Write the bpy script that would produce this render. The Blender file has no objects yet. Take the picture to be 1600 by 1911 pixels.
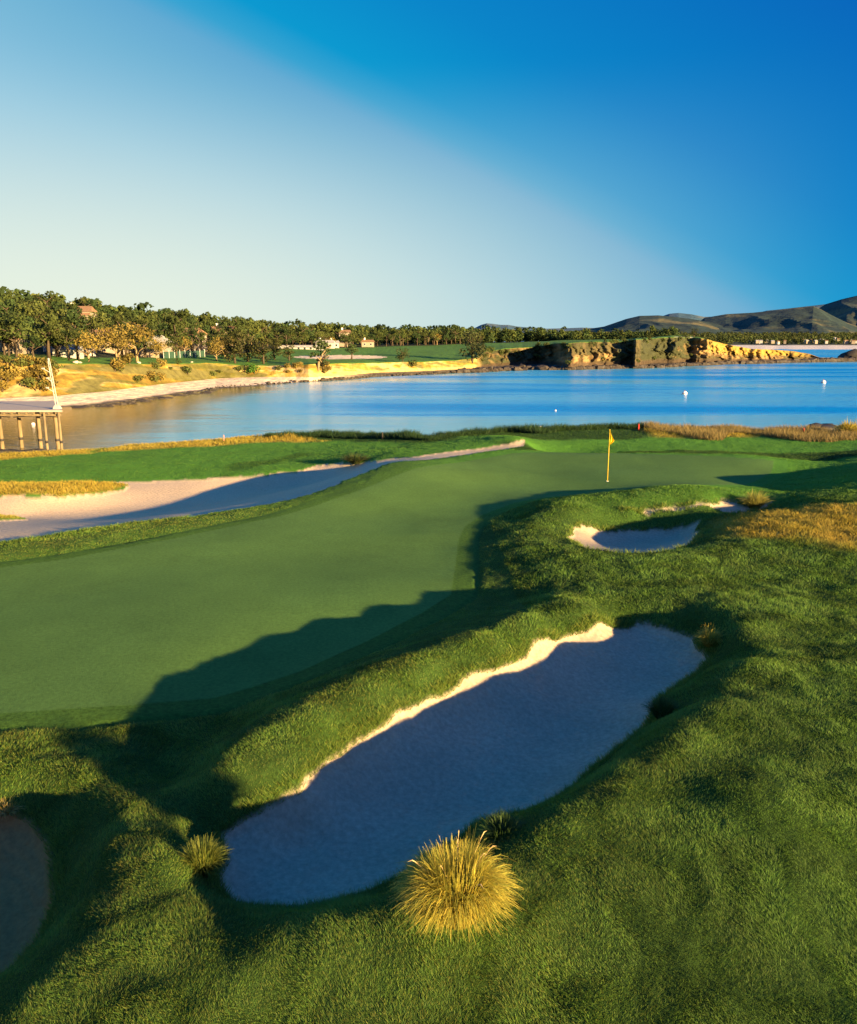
import bpy, math, random
import numpy as np
from mathutils import Vector, noise as mnoise

# ------------------------------------------------------------------ camera, world, sun, exposure
SC = bpy.context.scene
C = SC.collection
R = math.radians
FPX = 1500.0; CXP = 800.0; CYP = 955.5; HOR = 632.0
ZC = 5.9; SEA = -9.0
PITCH = math.atan((CYP - HOR) / FPX)
cam_d = bpy.data.cameras.new("camera"); cam = bpy.data.objects.new("camera", cam_d); C.objects.link(cam)
cam.location = (0, 0, ZC); cam.rotation_euler = (math.pi/2 - PITCH, 0, 0)
cam_d.sensor_fit = 'HORIZONTAL'; cam_d.sensor_width = 36; cam_d.lens = 36*FPX/1600
cam_d.clip_start = 0.1; cam_d.clip_end = 40000
SC.camera = cam
SUN_BEHIND = 40.0          # degrees the sun stands behind the line pointing right
SUN_EL = 9.5
sd = Vector((math.cos(R(SUN_BEHIND))*math.cos(R(SUN_EL)), -math.sin(R(SUN_BEHIND))*math.cos(R(SUN_EL)), math.sin(R(SUN_EL))))
sun_d = bpy.data.lights.new("sun", 'SUN'); sun = bpy.data.objects.new("sun", sun_d); C.objects.link(sun)
sun_d.energy = 5.0; sun_d.angle = R(0.6); sun_d.color = (1.0, 0.70, 0.32)
sun.rotation_euler = sd.to_track_quat('Z', 'Y').to_euler(); sun.location = (60, -50, 60)
SC.view_settings.view_transform = 'Standard'; SC.view_settings.look = 'None'
SC.view_settings.exposure = 2.0; SC.view_settings.gamma = 1.0

CP, SP = math.cos(PITCH), math.sin(PITCH)
def ray(px, py):
    X = (px-CXP)/FPX; Y = -(py-CYP)/FPX
    return (X, Y*SP + CP, Y*CP - SP)
def at_z(px, py, z):
    d = ray(px, py); t = (z-ZC)/d[2]
    return (d[0]*t, d[1]*t, z)
def at_y(px, py, D):
    d = ray(px, py); t = D/d[1]
    return (d[0]*t, D, ZC + d[2]*t)

def node_tree(nt):
    nt.nodes.clear()
    def N(typ, **kw):
        n = nt.nodes.new(typ)
        for k, v in kw.items():
            if k.startswith('i_'): n.inputs[k[2:].replace('_', ' ')].default_value = v
            else: setattr(n, k, v)
        return n
    return N, nt.links.new

def ramp(n, stops, interp='LINEAR'):
    cr = n.color_ramp; cr.interpolation = interp
    while len(cr.elements) > 1: cr.elements.remove(cr.elements[-1])
    for i, (p, c) in enumerate(stops):
        e = cr.elements[0] if i == 0 else cr.elements.new(p)
        e.position = p; e.color = (c[0], c[1], c[2], 1)

def lin(r, g, b):
    f = lambda v: (v/255/12.92) if v/255 <= .04045 else ((v/255+.055)/1.055)**2.4
    return (f(r), f(g), f(b))

w = bpy.data.worlds.new("World"); SC.world = w; w.use_nodes = True
N, L = node_tree(w.node_tree)
# the sky seen through a polarising filter: a clear sky whose blue deepens across the
# great circle that runs from high on the left down to the horizon on the right
a = Vector(ray(430, 30)).normalized(); b = Vector(ray(1500, 575)).normalized()
PN = b.cross(a).normalized()
if PN.dot(Vector(ray(1600, 0))) < 0: PN = -PN
tc = N('ShaderNodeTexCoord')
dp = N('ShaderNodeVectorMath', operation='DOT_PRODUCT'); dp.inputs[1].default_value = PN
L(tc.outputs['Generated'], dp.inputs[0])
mp = N('ShaderNodeMapRange', i_From_Min=-0.5, i_From_Max=0.5); L(dp.outputs['Value'], mp.inputs['Value'])
rp = N('ShaderNodeValToRGB'); L(mp.outputs[0], rp.inputs[0])
E = 2.0**-SC.view_settings.exposure
def sk(r, g, b): c = lin(r, g, b); return (c[0]*E, c[1]*E, c[2]*E)
ramp(rp, [(0.0, sk(210,228,222)), (0.12, sk(196,224,230)), (0.22, sk(172,212,228)), (0.34, sk(144,198,223)),
          (0.43, sk(114,180,213)), (0.468, sk(98,170,210)), (0.49, sk(52,162,209)), (0.518, sk(0,152,207)), (0.60, sk(0,132,200)), (0.78, sk(0,98,186)), (0.88, sk(0,108,202)), (1.0, sk(0,112,206))])
sep = N('ShaderNodeSeparateXYZ'); L(tc.outputs['Generated'], sep.inputs[0])
mh = N('ShaderNodeMapRange', i_From_Min=0.0, i_From_Max=0.30, i_To_Min=1.0, i_To_Max=0.0, interpolation_type='SMOOTHSTEP'); L(sep.outputs['Z'], mh.inputs['Value'])
# pale warm haze low in the sky, strongest away to the left
mx = N('ShaderNodeMapRange', interpolation_type='SMOOTHSTEP', i_From_Min=0.5, i_From_Max=-0.42, i_To_Min=0.0, i_To_Max=1.0); L(sep.outputs['X'], mx.inputs['Value'])
mm = N('ShaderNodeMath', operation='MULTIPLY'); L(mh.outputs[0], mm.inputs[0]); L(mx.outputs[0], mm.inputs[1])
mixh = N('ShaderNodeMix', data_type='RGBA'); L(mm.outputs[0], mixh.inputs['Factor']); L(rp.outputs[0], mixh.inputs['A'])
mixh.inputs['B'].default_value = (*sk(232, 241, 224), 1)
sky = N('ShaderNodeTexSky', sky_type='NISHITA', sun_disc=False, sun_elevation=R(SUN_EL), sun_rotation=math.atan2(sd.x, sd.y))
skm = N('ShaderNodeVectorMath', operation='SCALE'); skm.inputs['Scale'].default_value = 0.0006; L(sky.outputs[0], skm.inputs[0])
add = N('ShaderNodeVectorMath', operation='ADD'); L(mixh.outputs['Result'], add.inputs[0]); L(skm.outputs[0], add.inputs[1])
# broad warm glow added on the sun's side, behind the camera, to fill shade
ds = N('ShaderNodeVectorMath', operation='DOT_PRODUCT'); ds.inputs[1].default_value = sd; L(tc.outputs['Generated'], ds.inputs[0])
dm_ = N('ShaderNodeMath', operation='MAXIMUM'); dm_.inputs[1].default_value = 0.0; L(ds.outputs['Value'], dm_.inputs[0])
dp2 = N('ShaderNodeMath', operation='POWER'); dp2.inputs[1].default_value = 4.0; L(dm_.outputs[0], dp2.inputs[0])
gl = N('ShaderNodeVectorMath', operation='SCALE'); gl.inputs[0].default_value = (.26*E, .17*E, .09*E); L(dp2.outputs[0], gl.inputs['Scale'])
ad2 = N('ShaderNodeVectorMath', operation='ADD'); L(add.outputs[0], ad2.inputs[0]); L(gl.outputs[0], ad2.inputs[1]); add = ad2
bg = N('ShaderNodeBackground', i_Strength=1.0); L(add.outputs[0], bg.inputs['Color'])
wo = N('ShaderNodeOutputWorld'); L(bg.outputs[0], wo.inputs['Surface'])

# ------------------------------------------------------------------ helpers
rng = np.random.default_rng(7)
def vnoise(x, y, seed=0):
    xi = np.floor(x).astype(np.int64); yi = np.floor(y).astype(np.int64)
    fx = x-xi; fy = y-yi; fx = fx*fx*(3-2*fx); fy = fy*fy*(3-2*fy)
    def h(i, j):
        n = (i*374761393 + j*668265263 + seed*974634777) & 0xffffffff
        n = ((n ^ (n >> 13))*1274126177) & 0xffffffff
        return ((n ^ (n >> 16)) & 0xffff)/65535.0
    return (h(xi, yi)*(1-fx)+h(xi+1, yi)*fx)*(1-fy)+(h(xi, yi+1)*(1-fx)+h(xi+1, yi+1)*fx)*fy
def fbm(x, y, oct=4, seed=0):
    s = 0; a = .5
    for o in range(oct):
        s = s + a*vnoise(x*2**o+17*o, y*2**o-9*o, seed+o); a *= .5
    return s/(1-.5**oct)
def sstep(a, b, x):
    t = np.clip((x-a)/(b-a), 0, 1); return t*t*(3-2*t)

def tag(o, label=None, cat=None, group=None, kind=None):
    if label: o['label'] = label
    if cat: o['category'] = cat
    if group: o['group'] = group
    if kind: o['kind'] = kind
    return o
def empty(name, loc, rz=0, **kw):
    o = bpy.data.objects.new(name, None); C.objects.link(o); o.location = loc; o.rotation_euler = (0, 0, rz)
    o.empty_display_size = .2
    return tag(o, **kw)
def mesh_np(name, V, F, mats, parent=None, col=None, smooth=True, fm=None):
    """V (n,3), F (m,k) arrays -> object"""
    V = np.asarray(V, np.float32); F = np.asarray(F, np.int32)
    me = bpy.data.meshes.new(name)
    me.vertices.add(len(V)); me.vertices.foreach_set('co', V.ravel())
    k = F.shape[1]; me.loops.add(F.size); me.loops.foreach_set('vertex_index', F.ravel())
    me.polygons.add(len(F)); me.polygons.foreach_set('loop_start', np.arange(0, F.size, k, dtype=np.int32))
    me.polygons.foreach_set('loop_total', np.full(len(F), k, np.int32))
    me.polygons.foreach_set('use_smooth', np.full(len(F), smooth))
    for m in (mats if isinstance(mats, (list, tuple)) else [mats]): me.materials.append(m)
    if fm is not None: me.polygons.foreach_set('material_index', np.asarray(fm, np.int32))
    if col is not None:
        ca = me.color_attributes.new('Col', 'FLOAT_COLOR', 'POINT')
        c4 = np.ones((len(V), 4), np.float32); c4[:, :3] = col; ca.data.foreach_set('color', c4.ravel())
    me.update(); me.validate()
    o = bpy.data.objects.new(name, me); C.objects.link(o)
    if parent: o.parent = parent
    return o
def grid_faces(nr, nc):
    i = np.arange(nr-1)[:, None]*nc + np.arange(nc-1)[None, :]
    i = i.ravel()
    return np.stack([i, i+1, i+nc+1, i+nc], 1)
class MB:
    def __init__(s): s.v = []; s.f = []
    def add(s, vs, fs):
        n = len(s.v); s.v += [tuple(v) for v in vs]; s.f += [tuple(i+n for i in f) for f in fs]; return s
    def box(s, c, size, rz=0, top=1.0):
        x, y, z = size[0]/2, size[1]/2, size[2]/2; vs = []
        for k, sz in ((1, -z), (top, z)):
            for sx, sy in ((-1, -1), (1, -1), (1, 1), (-1, 1)):
                X, Y = sx*x*k, sy*y*k
                vs.append((c[0]+X*math.cos(rz)-Y*math.sin(rz), c[1]+X*math.sin(rz)+Y*math.cos(rz), c[2]+sz))
        return s.add(vs, [(3,2,1,0),(4,5,6,7),(0,1,5,4),(1,2,6,5),(2,3,7,6),(3,0,4,7)])
    def tube(s, pts, rads, n=8, cap=True):
        rings = []; P = [Vector(p) for p in pts]
        for i, p in enumerate(P):
            d = (P[min(i+1, len(P)-1)]-P[max(i-1, 0)]).normalized()
            u = d.cross(Vector((0, 0, 1)));
            if u.length < 1e-3: u = d.cross(Vector((0, 1, 0)))
            u.normalize(); v = d.cross(u)
            r = rads[i] if isinstance(rads, (list, tuple)) else rads
            rings.append([p+u*math.cos(t*2*math.pi/n)*r+v*math.sin(t*2*math.pi/n)*r for t in range(n)])
        vs = [v for r in rings for v in r]; fs = []
        for i in range(len(P)-1):
            for t in range(n): fs.append((i*n+t, i*n+(t+1) % n, (i+1)*n+(t+1) % n, (i+1)*n+t))
        if cap: fs.append(tuple(range(n))[::-1]); fs.append(tuple((len(P)-1)*n+t for t in range(n)))
        return s.add(vs, fs)
    def blob(s, c, r, sq=(1, 1, 1), rough=.25, seed=0, nu=10, nv=7):
        vs = []; fs = []
        for j in range(nv+1):
            th = math.pi*j/nv
            for i in range(nu):
                ph = 2*math.pi*i/nu
                d = Vector((math.sin(th)*math.cos(ph), math.sin(th)*math.sin(ph), math.cos(th)))
                k = 1+rough*mnoise.noise(d*1.7+Vector((seed*3.1, seed*1.7, seed)))*2
                vs.append((c[0]+d.x*r*sq[0]*k, c[1]+d.y*r*sq[1]*k, c[2]+d.z*r*sq[2]*k))
        for j in range(nv):
            for i in range(nu): fs.append((j*nu+i, (j+1)*nu+i, (j+1)*nu+(i+1) % nu, j*nu+(i+1) % nu))
        return s.add(vs, fs)
    def build(s, name, mats, parent=None, smooth=False):
        me = bpy.data.meshes.new(name); me.from_pydata(s.v, [], s.f)
        for m in (mats if isinstance(mats, (list, tuple)) else [mats]): me.materials.append(m)
        if smooth: me.polygons.foreach_set('use_smooth', [True]*len(me.polygons))
        me.update(); o = bpy.data.objects.new(name, me); C.objects.link(o)
        if parent: o.parent = parent
        return o

def mat(name, color=None, rough=.9, attr=False, var=.3, scale=5.0, bump=0.0, bscale=40.0, spec=.2, trans=0.0, stretch=(1, 1, 1), detail=6.0, hue=None, metallic=0.0, bdist=.02):
    """procedural principled: base colour (or the mesh's Col attribute) varied by noise, with noise bump"""
    m = bpy.data.materials.new(name); m.use_nodes = True
    N, L = node_tree(m.node_tree)
    tc = N('ShaderNodeTexCoord'); mpn = N('ShaderNodeMapping'); mpn.inputs['Scale'].default_value = stretch
    L(tc.outputs['Object'], mpn.inputs[0])
    nz = N('ShaderNodeTexNoise', i_Scale=scale, i_Detail=detail, i_Roughness=.65); L(mpn.outputs[0], nz.inputs['Vector'])
    mr = N('ShaderNodeMapRange', i_From_Min=.3, i_From_Max=.7, i_To_Min=1-var, i_To_Max=1+var); L(nz.outputs[0], mr.inputs['Value'])
    if attr: base = N('ShaderNodeVertexColor', layer_name='Col').outputs[0]
    else:
        g = N('ShaderNodeRGB'); g.outputs[0].default_value = (*color, 1); base = g.outputs[0]
    if hue:
        nz2 = N('ShaderNodeTexNoise', i_Scale=scale*.37, i_Detail=3.0); L(mpn.outputs[0], nz2.inputs['Vector'])
        m2 = N('ShaderNodeMapRange', i_From_Min=.4, i_From_Max=.65); L(nz2.outputs[0], m2.inputs['Value'])
        mc = N('ShaderNodeMix', data_type='RGBA'); L(m2.outputs[0], mc.inputs['Factor']); L(base, mc.inputs['A']); mc.inputs['B'].default_value = (*hue, 1)
        base = mc.outputs['Result']
    sc_ = N('ShaderNodeVectorMath', operation='SCALE'); L(base, sc_.inputs[0]); L(mr.outputs[0], sc_.inputs['Scale'])
    p = N('ShaderNodeBsdfPrincipled', i_Roughness=rough, i_Metallic=metallic); p.inputs['Specular IOR Level'].default_value = spec
    L(sc_.outputs[0], p.inputs['Base Color'])
    if bump:
        nb = N('ShaderNodeTexNoise', i_Scale=bscale, i_Detail=4.0); L(mpn.outputs[0], nb.inputs['Vector'])
        bp = N('ShaderNodeBump', i_Strength=bump, i_Distance=bdist); L(nb.outputs[0], bp.inputs['Height']); L(bp.outputs[0], p.inputs['Normal'])
    out = N('ShaderNodeOutputMaterial')
    if trans:
        tr = N('ShaderNodeBsdfTranslucent'); L(sc_.outputs[0], tr.inputs['Color'])
        ms = N('ShaderNodeMixShader', i_Fac=trans); L(p.outputs[0], ms.inputs[1]); L(tr.outputs[0], ms.inputs[2]); L(ms.outputs[0], out.inputs[0])
    else: L(p.outputs[0], out.inputs[0])
    return m

def poly_sd(poly, X, Y):
    """signed distance (negative inside) to a closed polygon, only near it"""
    P = np.asarray(poly, float)[:, :2]; n = len(P)
    out = np.full(X.shape, 99.0)
    m = 4.0
    sel = (X > P[:, 0].min()-m) & (X < P[:, 0].max()+m) & (Y > P[:, 1].min()-m) & (Y < P[:, 1].max()+m)
    x = X[sel]; y = Y[sel]
    if x.size == 0: return out
    d = np.full(x.shape, 1e9); ins = np.zeros(x.shape, bool)
    for i in range(n):
        ax, ay = P[i]; bx, by = P[(i+1) % n]
        ex, ey = bx-ax, by-ay; L2 = ex*ex+ey*ey+1e-12
        t = np.clip(((x-ax)*ex+(y-ay)*ey)/L2, 0, 1)
        d = np.minimum(d, (x-ax-t*ex)**2+(y-ay-t*ey)**2)
        c = ((ay > y) != (by > y)) & (x < (bx-ax)*(y-ay)/(by-ay+1e-12)+ax)
        ins ^= c
    d = np.sqrt(d); out[sel] = np.where(ins, -d, d)
    return out

# ------------------------------------------------------------------ near ground
def W(lst): return [at_z(*p) for p in lst]
B1 = [(405,1640,-0.05),(412,1668,-0.07),(435,1692,-0.10),(490,1700,-0.10),(560,1700,-0.10),(620,1692,-0.10),(680,1676,-0.10),(735,1650,-0.10),(790,1612,-0.10),(850,1575,-0.10),
      (900,1540,-0.10),(960,1527,-0.10),(1010,1515,-0.10),(1050,1490,-0.10),(1090,1455,-0.10),(1130,1420,-0.10),(1175,1385,-0.10),(1213,1350,-0.10),(1218,1315,-0.05),(1250,1300,-0.05),
      (1290,1270,-0.05),(1325,1232,0.03),(1300,1215,0.05),(1292,1196,0.07),(1250,1180,0.10),(1190,1168,0.08),(1140,1172,0.14),(1085,1182,0.25),(1040,1198,0.23),(980,1225,0.23),
      (920,1255,0.27),(860,1275,0.27),(800,1310,0.24),(750,1335,0.24),(700,1365,0.23),(660,1380,0.23),(642,1403,0.20),(600,1440,0.20),(560,1470,0.23),(505,1502,0.15),
      (450,1535,0.03),(410,1562,-0.03),(420,1600,-0.05)]
B2 = [(1064,1010,.26),(1069,992,.24),(1085,982,.2),(1118,990,.0),(1180,990,-.12),(1260,988,-.12),(1303,980,.1),(1312,998,.25),(1285,1022,.36),(1225,1036,.42),(1150,1036,.42),(1090,1027,.38)]
B3 = [(1160,957,.3),(1230,950,.36),(1330,945,.38),(1350,941,.3),(1430,942,.25),(1440,950,.25),(1340,956,.2),(1260,961,.2),(1190,962,.2)]
B4 = [(-220,1040,0),(0,1015,0),(100,1000,0),(230,980,0),(400,960,.03),(520,940,.08),(580,925,.15),(640,900,.28),(690,880,.4),(725,867,.48),(785,861,.4),(850,853,.25),(900,846,.2),
      (960,838,.18),(985,830,.2),(978,821,.4),(950,828,.3),(900,837,.2),(850,843,.2),(780,853,.1),(700,863,-.25),(640,864,-.5),(590,870,-.7),(560,880,-.8),(500,888,-.9),(400,893,-1.),(240,900,-1.1),(100,905,-1.1),(-220,915,-1.1)]
ISL1 = [(-220,905,-.9),(0,899,-.9),(120,897,-.9),(200,897,-.95),(243,906,-1.1),(215,918,-1.1),(170,928,-1.15),(110,936,-1.15),(40,936,-1.15),(-220,936,-1.1)]
ISL2 = [(-200,950,-1.0),(0,953,-1.0),(35,958,-1.05),(50,968,-1.1),(30,980,-1.15),(0,986,-1.15),(-200,995,-1.15)]
B5 = [(-200,1560,-.25),(-60,1532,-.18),(0,1526,-.15),(28,1526,-.15),(60,1542,-.2),(92,1580,-.25),(104,1640,-.3),(98,1700,-.32),(75,1760,-.32),(30,1810,-.3),(0,1832,-.28),(-100,1870,-.28),(-300,1870,-.3),(-350,1650,-.3)]
GREEN = [(-400,1120,0),(-100,1080,0),(130,1050,0),(330,1015,0),(520,975,0),(660,935,0),(780,895,.05),(880,868,.08),(960,852,.1),(1060,848,.1),(1200,852,.1),(1330,857,.1),(1445,864,.1),
         (1440,880,.12),(1390,905,.12),(1300,915,.12),(1150,922,.1),(1030,935,.08),(960,948,.02),(900,965,0),(868,985,0),(856,1010,0),(850,1060,0),(842,1112,0),(780,1150,0),
         (690,1190,0),(560,1250,0),(400,1300,0),(250,1322,0),(100,1332,-.02),(-100,1345,-.02),(-500,1400,-.02)]
def climb(px, py, pf, zf, k):
    """the point of pixel (px,py) on a face that rises at slope k from the foot seen at row pf, height zf"""
    r0 = ray(px, pf); r1 = ray(px, py); y0 = (ZC-zf)/(-r0[2]/r0[1]); s1 = -r1[2]/r1[1]
    wd = max((ZC-s1*y0-zf)/(k+s1), 0); return (px, py, zf+k*wd)
CTRL = B1+B2+B3+[p for p in B4]+B5+[
  # greens
  (0,1100,0),(0,1200,0),(0,1300,-.02),(200,1290,0),(400,1200,0),(600,1050,0),(800,1000,0),(800,1090,0),(300,1060,.03),(700,1130,0),(520,1130,0),(150,1150,0),
  (900,900,.1),(1134,898,.1),(1300,890,.1),(1400,872,.1),(1000,865,.12),(1200,865,.12),(900,950,0),(700,960,.0),(1000,930,.08),(1150,925,.1),
  (0,1040,.08),(250,1000,.1),(450,965,.12),(600,925,.22),(700,895,.4),(760,880,.5),(850,868,.35),
  # bunker one floor
  (600,1600,-.25),(700,1550,-.27),(800,1450,-.27),(900,1400,-.25),(1000,1330,-.22),(1100,1280,-.2),(1200,1230,-.12),(500,1640,-.2),(700,1455,-.17),(860,1360,-.15),(1000,1270,-.05),(560,1550,-.2),(1150,1230,-.05),
  # its ridge, crest and back
  climb(430,1456,1545,.05,.6),climb(500,1397,1502,.13,.42),climb(600,1342,1440,.20,.42),climb(700,1290,1365,.24,.42),climb(800,1240,1310,.25,.42),climb(900,1200,1262,.27,.42),climb(1000,1165,1217,.30,.42),climb(1090,1140,1182,.32,.4),climb(1200,1135,1168,.13,.5),climb(1290,1150,1190,.1,.5),
  (340,1400,-.1),(440,1395,.42),(500,1356,.47),(600,1308,.49),(700,1260,.50),(800,1214,.50),(900,1177,.50),(990,1149,.46),(430,1345,-.03),(520,1300,-.02),(620,1255,0),(750,1205,0),(880,1150,.04),(980,1120,.12),(250,1440,-.05),(330,1470,.0),(150,1395,-.05),(50,1370,-.02),(250,1360,0),
  # near lip of bunker one
  (365,1620,.3),(370,1690,.42),(400,1750,.5),(480,1780,.58),(600,1775,.62),(720,1745,.66),(850,1680,.7),(1000,1578,.72),(1075,1522,.73),(1150,1452,.74),(1238,1385,.74),(1305,1325,.72),(1362,1245,.66),(1372,1185,.55),(1325,1148,.45),(1050,1640,.66),(1150,1560,.68),(1250,1480,.70),(1350,1400,.69),(1430,1300,.63),(1450,1200,.50),
  # left foreground
  climb(0,1450,1526,-.15,.5),climb(150,1470,1545,-.1,.4),climb(90,1480,1545,-.15,.45),(200,1500,.2),(300,1560,.28),(260,1680,.46),(330,1800,.5),(200,1850,.45),(0,1895,.3),(170,1600,.25),(175,1700,.42),(130,1800,.4),
  (0,1620,-.42),(20,1700,-.46),(-100,1650,-.48),(-100,1760,-.45),
  # right foreground
  (500,1900,.4),(900,1900,.42),(1250,1900,.42),(1600,1900,.38),(1400,1500,.78),(1600,1300,.68),(1600,1100,.5),(1400,1080,.42),(1250,1650,.66),(1600,1600,.6),(1480,1250,.66),(1000,1750,.58),
  # mound of bunker two
  (1120,1008,-.15),(1200,1008,-.28),(1270,1004,-.22),climb(1100,951,988,.0,.6),climb(1050,957,974,.3,.5),climb(1180,955,990,-.1,.6),climb(1260,957,988,-.1,.6),climb(1330,962,982,.1,.5),(1020,1000,.36),(1000,1035,.30),(1100,1052,.46),(1200,1058,.5),(1300,1048,.52),(1365,1012,.56),
  (990,965,.25),(950,980,.13),(915,1010,.05),(900,1060,0),(900,1110,0),(950,1090,.12),(1050,1090,.3),(1200,1095,.4),(1330,1100,.45),
  climb(1130,938,955,.25,.5),climb(1200,932,950,.34,.5),climb(1300,927,945,.38,.5),climb(1350,928,941,.3,.5),(1400,920,.3),(1450,937,.35),(1500,935,.5),(1600,950,.85),(1500,980,.75),(1420,965,.5),(1600,1010,.75),
  (1500,880,.0),(1480,905,.05),(1560,893,.5),(1560,905,.5),(1610,882,.95),(1700,900,.85),(1900,930,.9),(1530,862,-.1),(1620,855,.3),(1440,858,.14),(1300,853,.16),(1150,849,.14),(1040,847,.1),
  # behind the green
  (1000,841,-.15),(1200,843,-.2),(1400,844,-.2),(1550,845,-.15),(1080,826,-.15),(1200,826,-.18),(1400,828,-.18),(1550,830,-.12),(1000,818,-.12),
  # left lawn
  (50,962,-1.36),(200,948,-1.36),(300,930,-1.34),(450,912,-1.26),(560,900,-1.12),(640,884,-.8),(100,915,-.8),(-20,970,-.95),
  (0,888,-1.),(200,880,-1.),(400,876,-.9),(560,862,-.75),(0,865,-1.35),(300,845,-1.15),(500,832,-.9),(640,845,-.6),(720,838,-.45),(620,835,-.8),(800,833,-.05),(860,826,.1),(900,824,.25),
]
EDGE = [(-900,905,-1.9),(-300,875,-1.8),(0,851,-1.6),(130,843,-1.5),(250,832,-1.4),(420,821,-1.15),(520,813,-.95),(580,811,-.85),(640,812,-.8),(740,815,-.5),(800,818,-.3),(850,813,-.2),(960,806,-.2),(1130,800,-.25),(1200,798,-.25),
        (1300,801,-.25),(1400,806,-.25),(1500,807,-.25),(1600,811,-.25),(1800,815,-.2),(2300,825,-.2)]
EW = W(EDGE)
edge_x = np.array([p[0] for p in EW]); edge_y = np.array([p[1] for p in EW])
cp = np.array(W(CTRL+EDGE)+[(-8,2,.3),(0,2,.45),(8,2,.9),(0,-8,.6),(12,-8,1.2),(-12,-8,.3),(14,6,1.2),(-12,6,.1),(-14,14,0),(22,20,1.2),(-40,40,-1.5),(30,12,1.8),(35,35,1.2),(-30,20,-.4)])
def tps_fit(P, lam=.02):
    n = len(P); d2 = ((P[:, None, :2]-P[None, :, :2])**2).sum(-1)
    K = .5*d2*np.log(d2+1e-9)+np.eye(n)*lam
    A = np.zeros((n+3, n+3)); A[:n, :n] = K; A[:n, n] = 1; A[:n, n+1:] = P[:, :2]; A[n, :n] = 1; A[n+1:, :n] = P[:, :2].T
    return np.linalg.solve(A, np.concatenate([P[:, 2], np.zeros(3)]))
cw = tps_fit(cp)
def tps(x, y):
    o = np.empty(x.shape); sh = x.shape; x = x.ravel(); y = y.ravel(); o = o.ravel()
    P = cp.astype(np.float32); wv = cw.astype(np.float64)
    for s in range(0, len(x), 20000):
        xs = x[s:s+20000, None]; ys = y[s:s+20000, None]
        d2 = (xs-P[None, :, 0])**2+(ys-P[None, :, 1])**2
        o[s:s+20000] = (.5*d2*np.log(d2+1e-9))@wv[:-3]+wv[-3]+wv[-2]*xs[:, 0]+wv[-1]*ys[:, 0]
    return o.reshape(sh)

BW = {k: W(v) for k, v in dict(B1=B1, B2=B2, B3=B3, B4=B4, B5=B5, I1=ISL1, I2=ISL2, G=GREEN).items()}
def zones(x, y):
    wob = (fbm(x*2.2, y*2.2, 3, 5)-.5)*.22*np.clip(y/14, .5, 2)
    s = np.full(x.shape, 99.)
    for k in ('B1', 'B2', 'B3', 'B5'): s = np.minimum(s, poly_sd(BW[k], x, y))
    s4 = poly_sd(BW['B4'], x, y)
    s4 = np.maximum(s4, -poly_sd(BW['I1'], x, y)); s4 = np.maximum(s4, -poly_sd(BW['I2'], x, y))
    s = np.minimum(s, s4)
    g = poly_sd(BW['G'], x, y)
    return s+wob, g
def ground_z(x, y, fine=True, zn=None):
    z = tps(x, y)
    ye = np.interp(x, edge_x, edge_y)+(fbm(x*.35, y*0, 3, 3)-.5)*1.2
    s, g = zn if zn is not None else zones(x, y)
    rough = sstep(.1, .8, g)*sstep(0, .3, s)
    z = z+rough*((fbm(x*1.1, y*1.1, 3, 11)-.5)*.08+(fbm(x*4, y*4, 2, 13)-.5)*.035)
    z = z+(fbm(x*.25, y*.25, 2, 21)-.5)*.10*sstep(8, 25, y)*sstep(-.3, .6, s)
    z = z+.07*sstep(-.10, .06, s)+.02*sstep(-.06, .06, g)*0                      # sod lip standing over the sand
    z = z-.035*np.exp(-((g-.62)/.10)**2)*sstep(0, .3, s)*sstep(30, 22, y)        # mower line round the collar
    z = z+np.where(s < -.1, (fbm(x*3+y, y*3, 3, 41)-.5)*.05*sstep(22, 12, y), 0)
    drop = np.clip(y-ye, 0, None)
    z = z-np.clip(drop*1.1+.12*drop**2, 0, 9.2)
    return z

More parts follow.
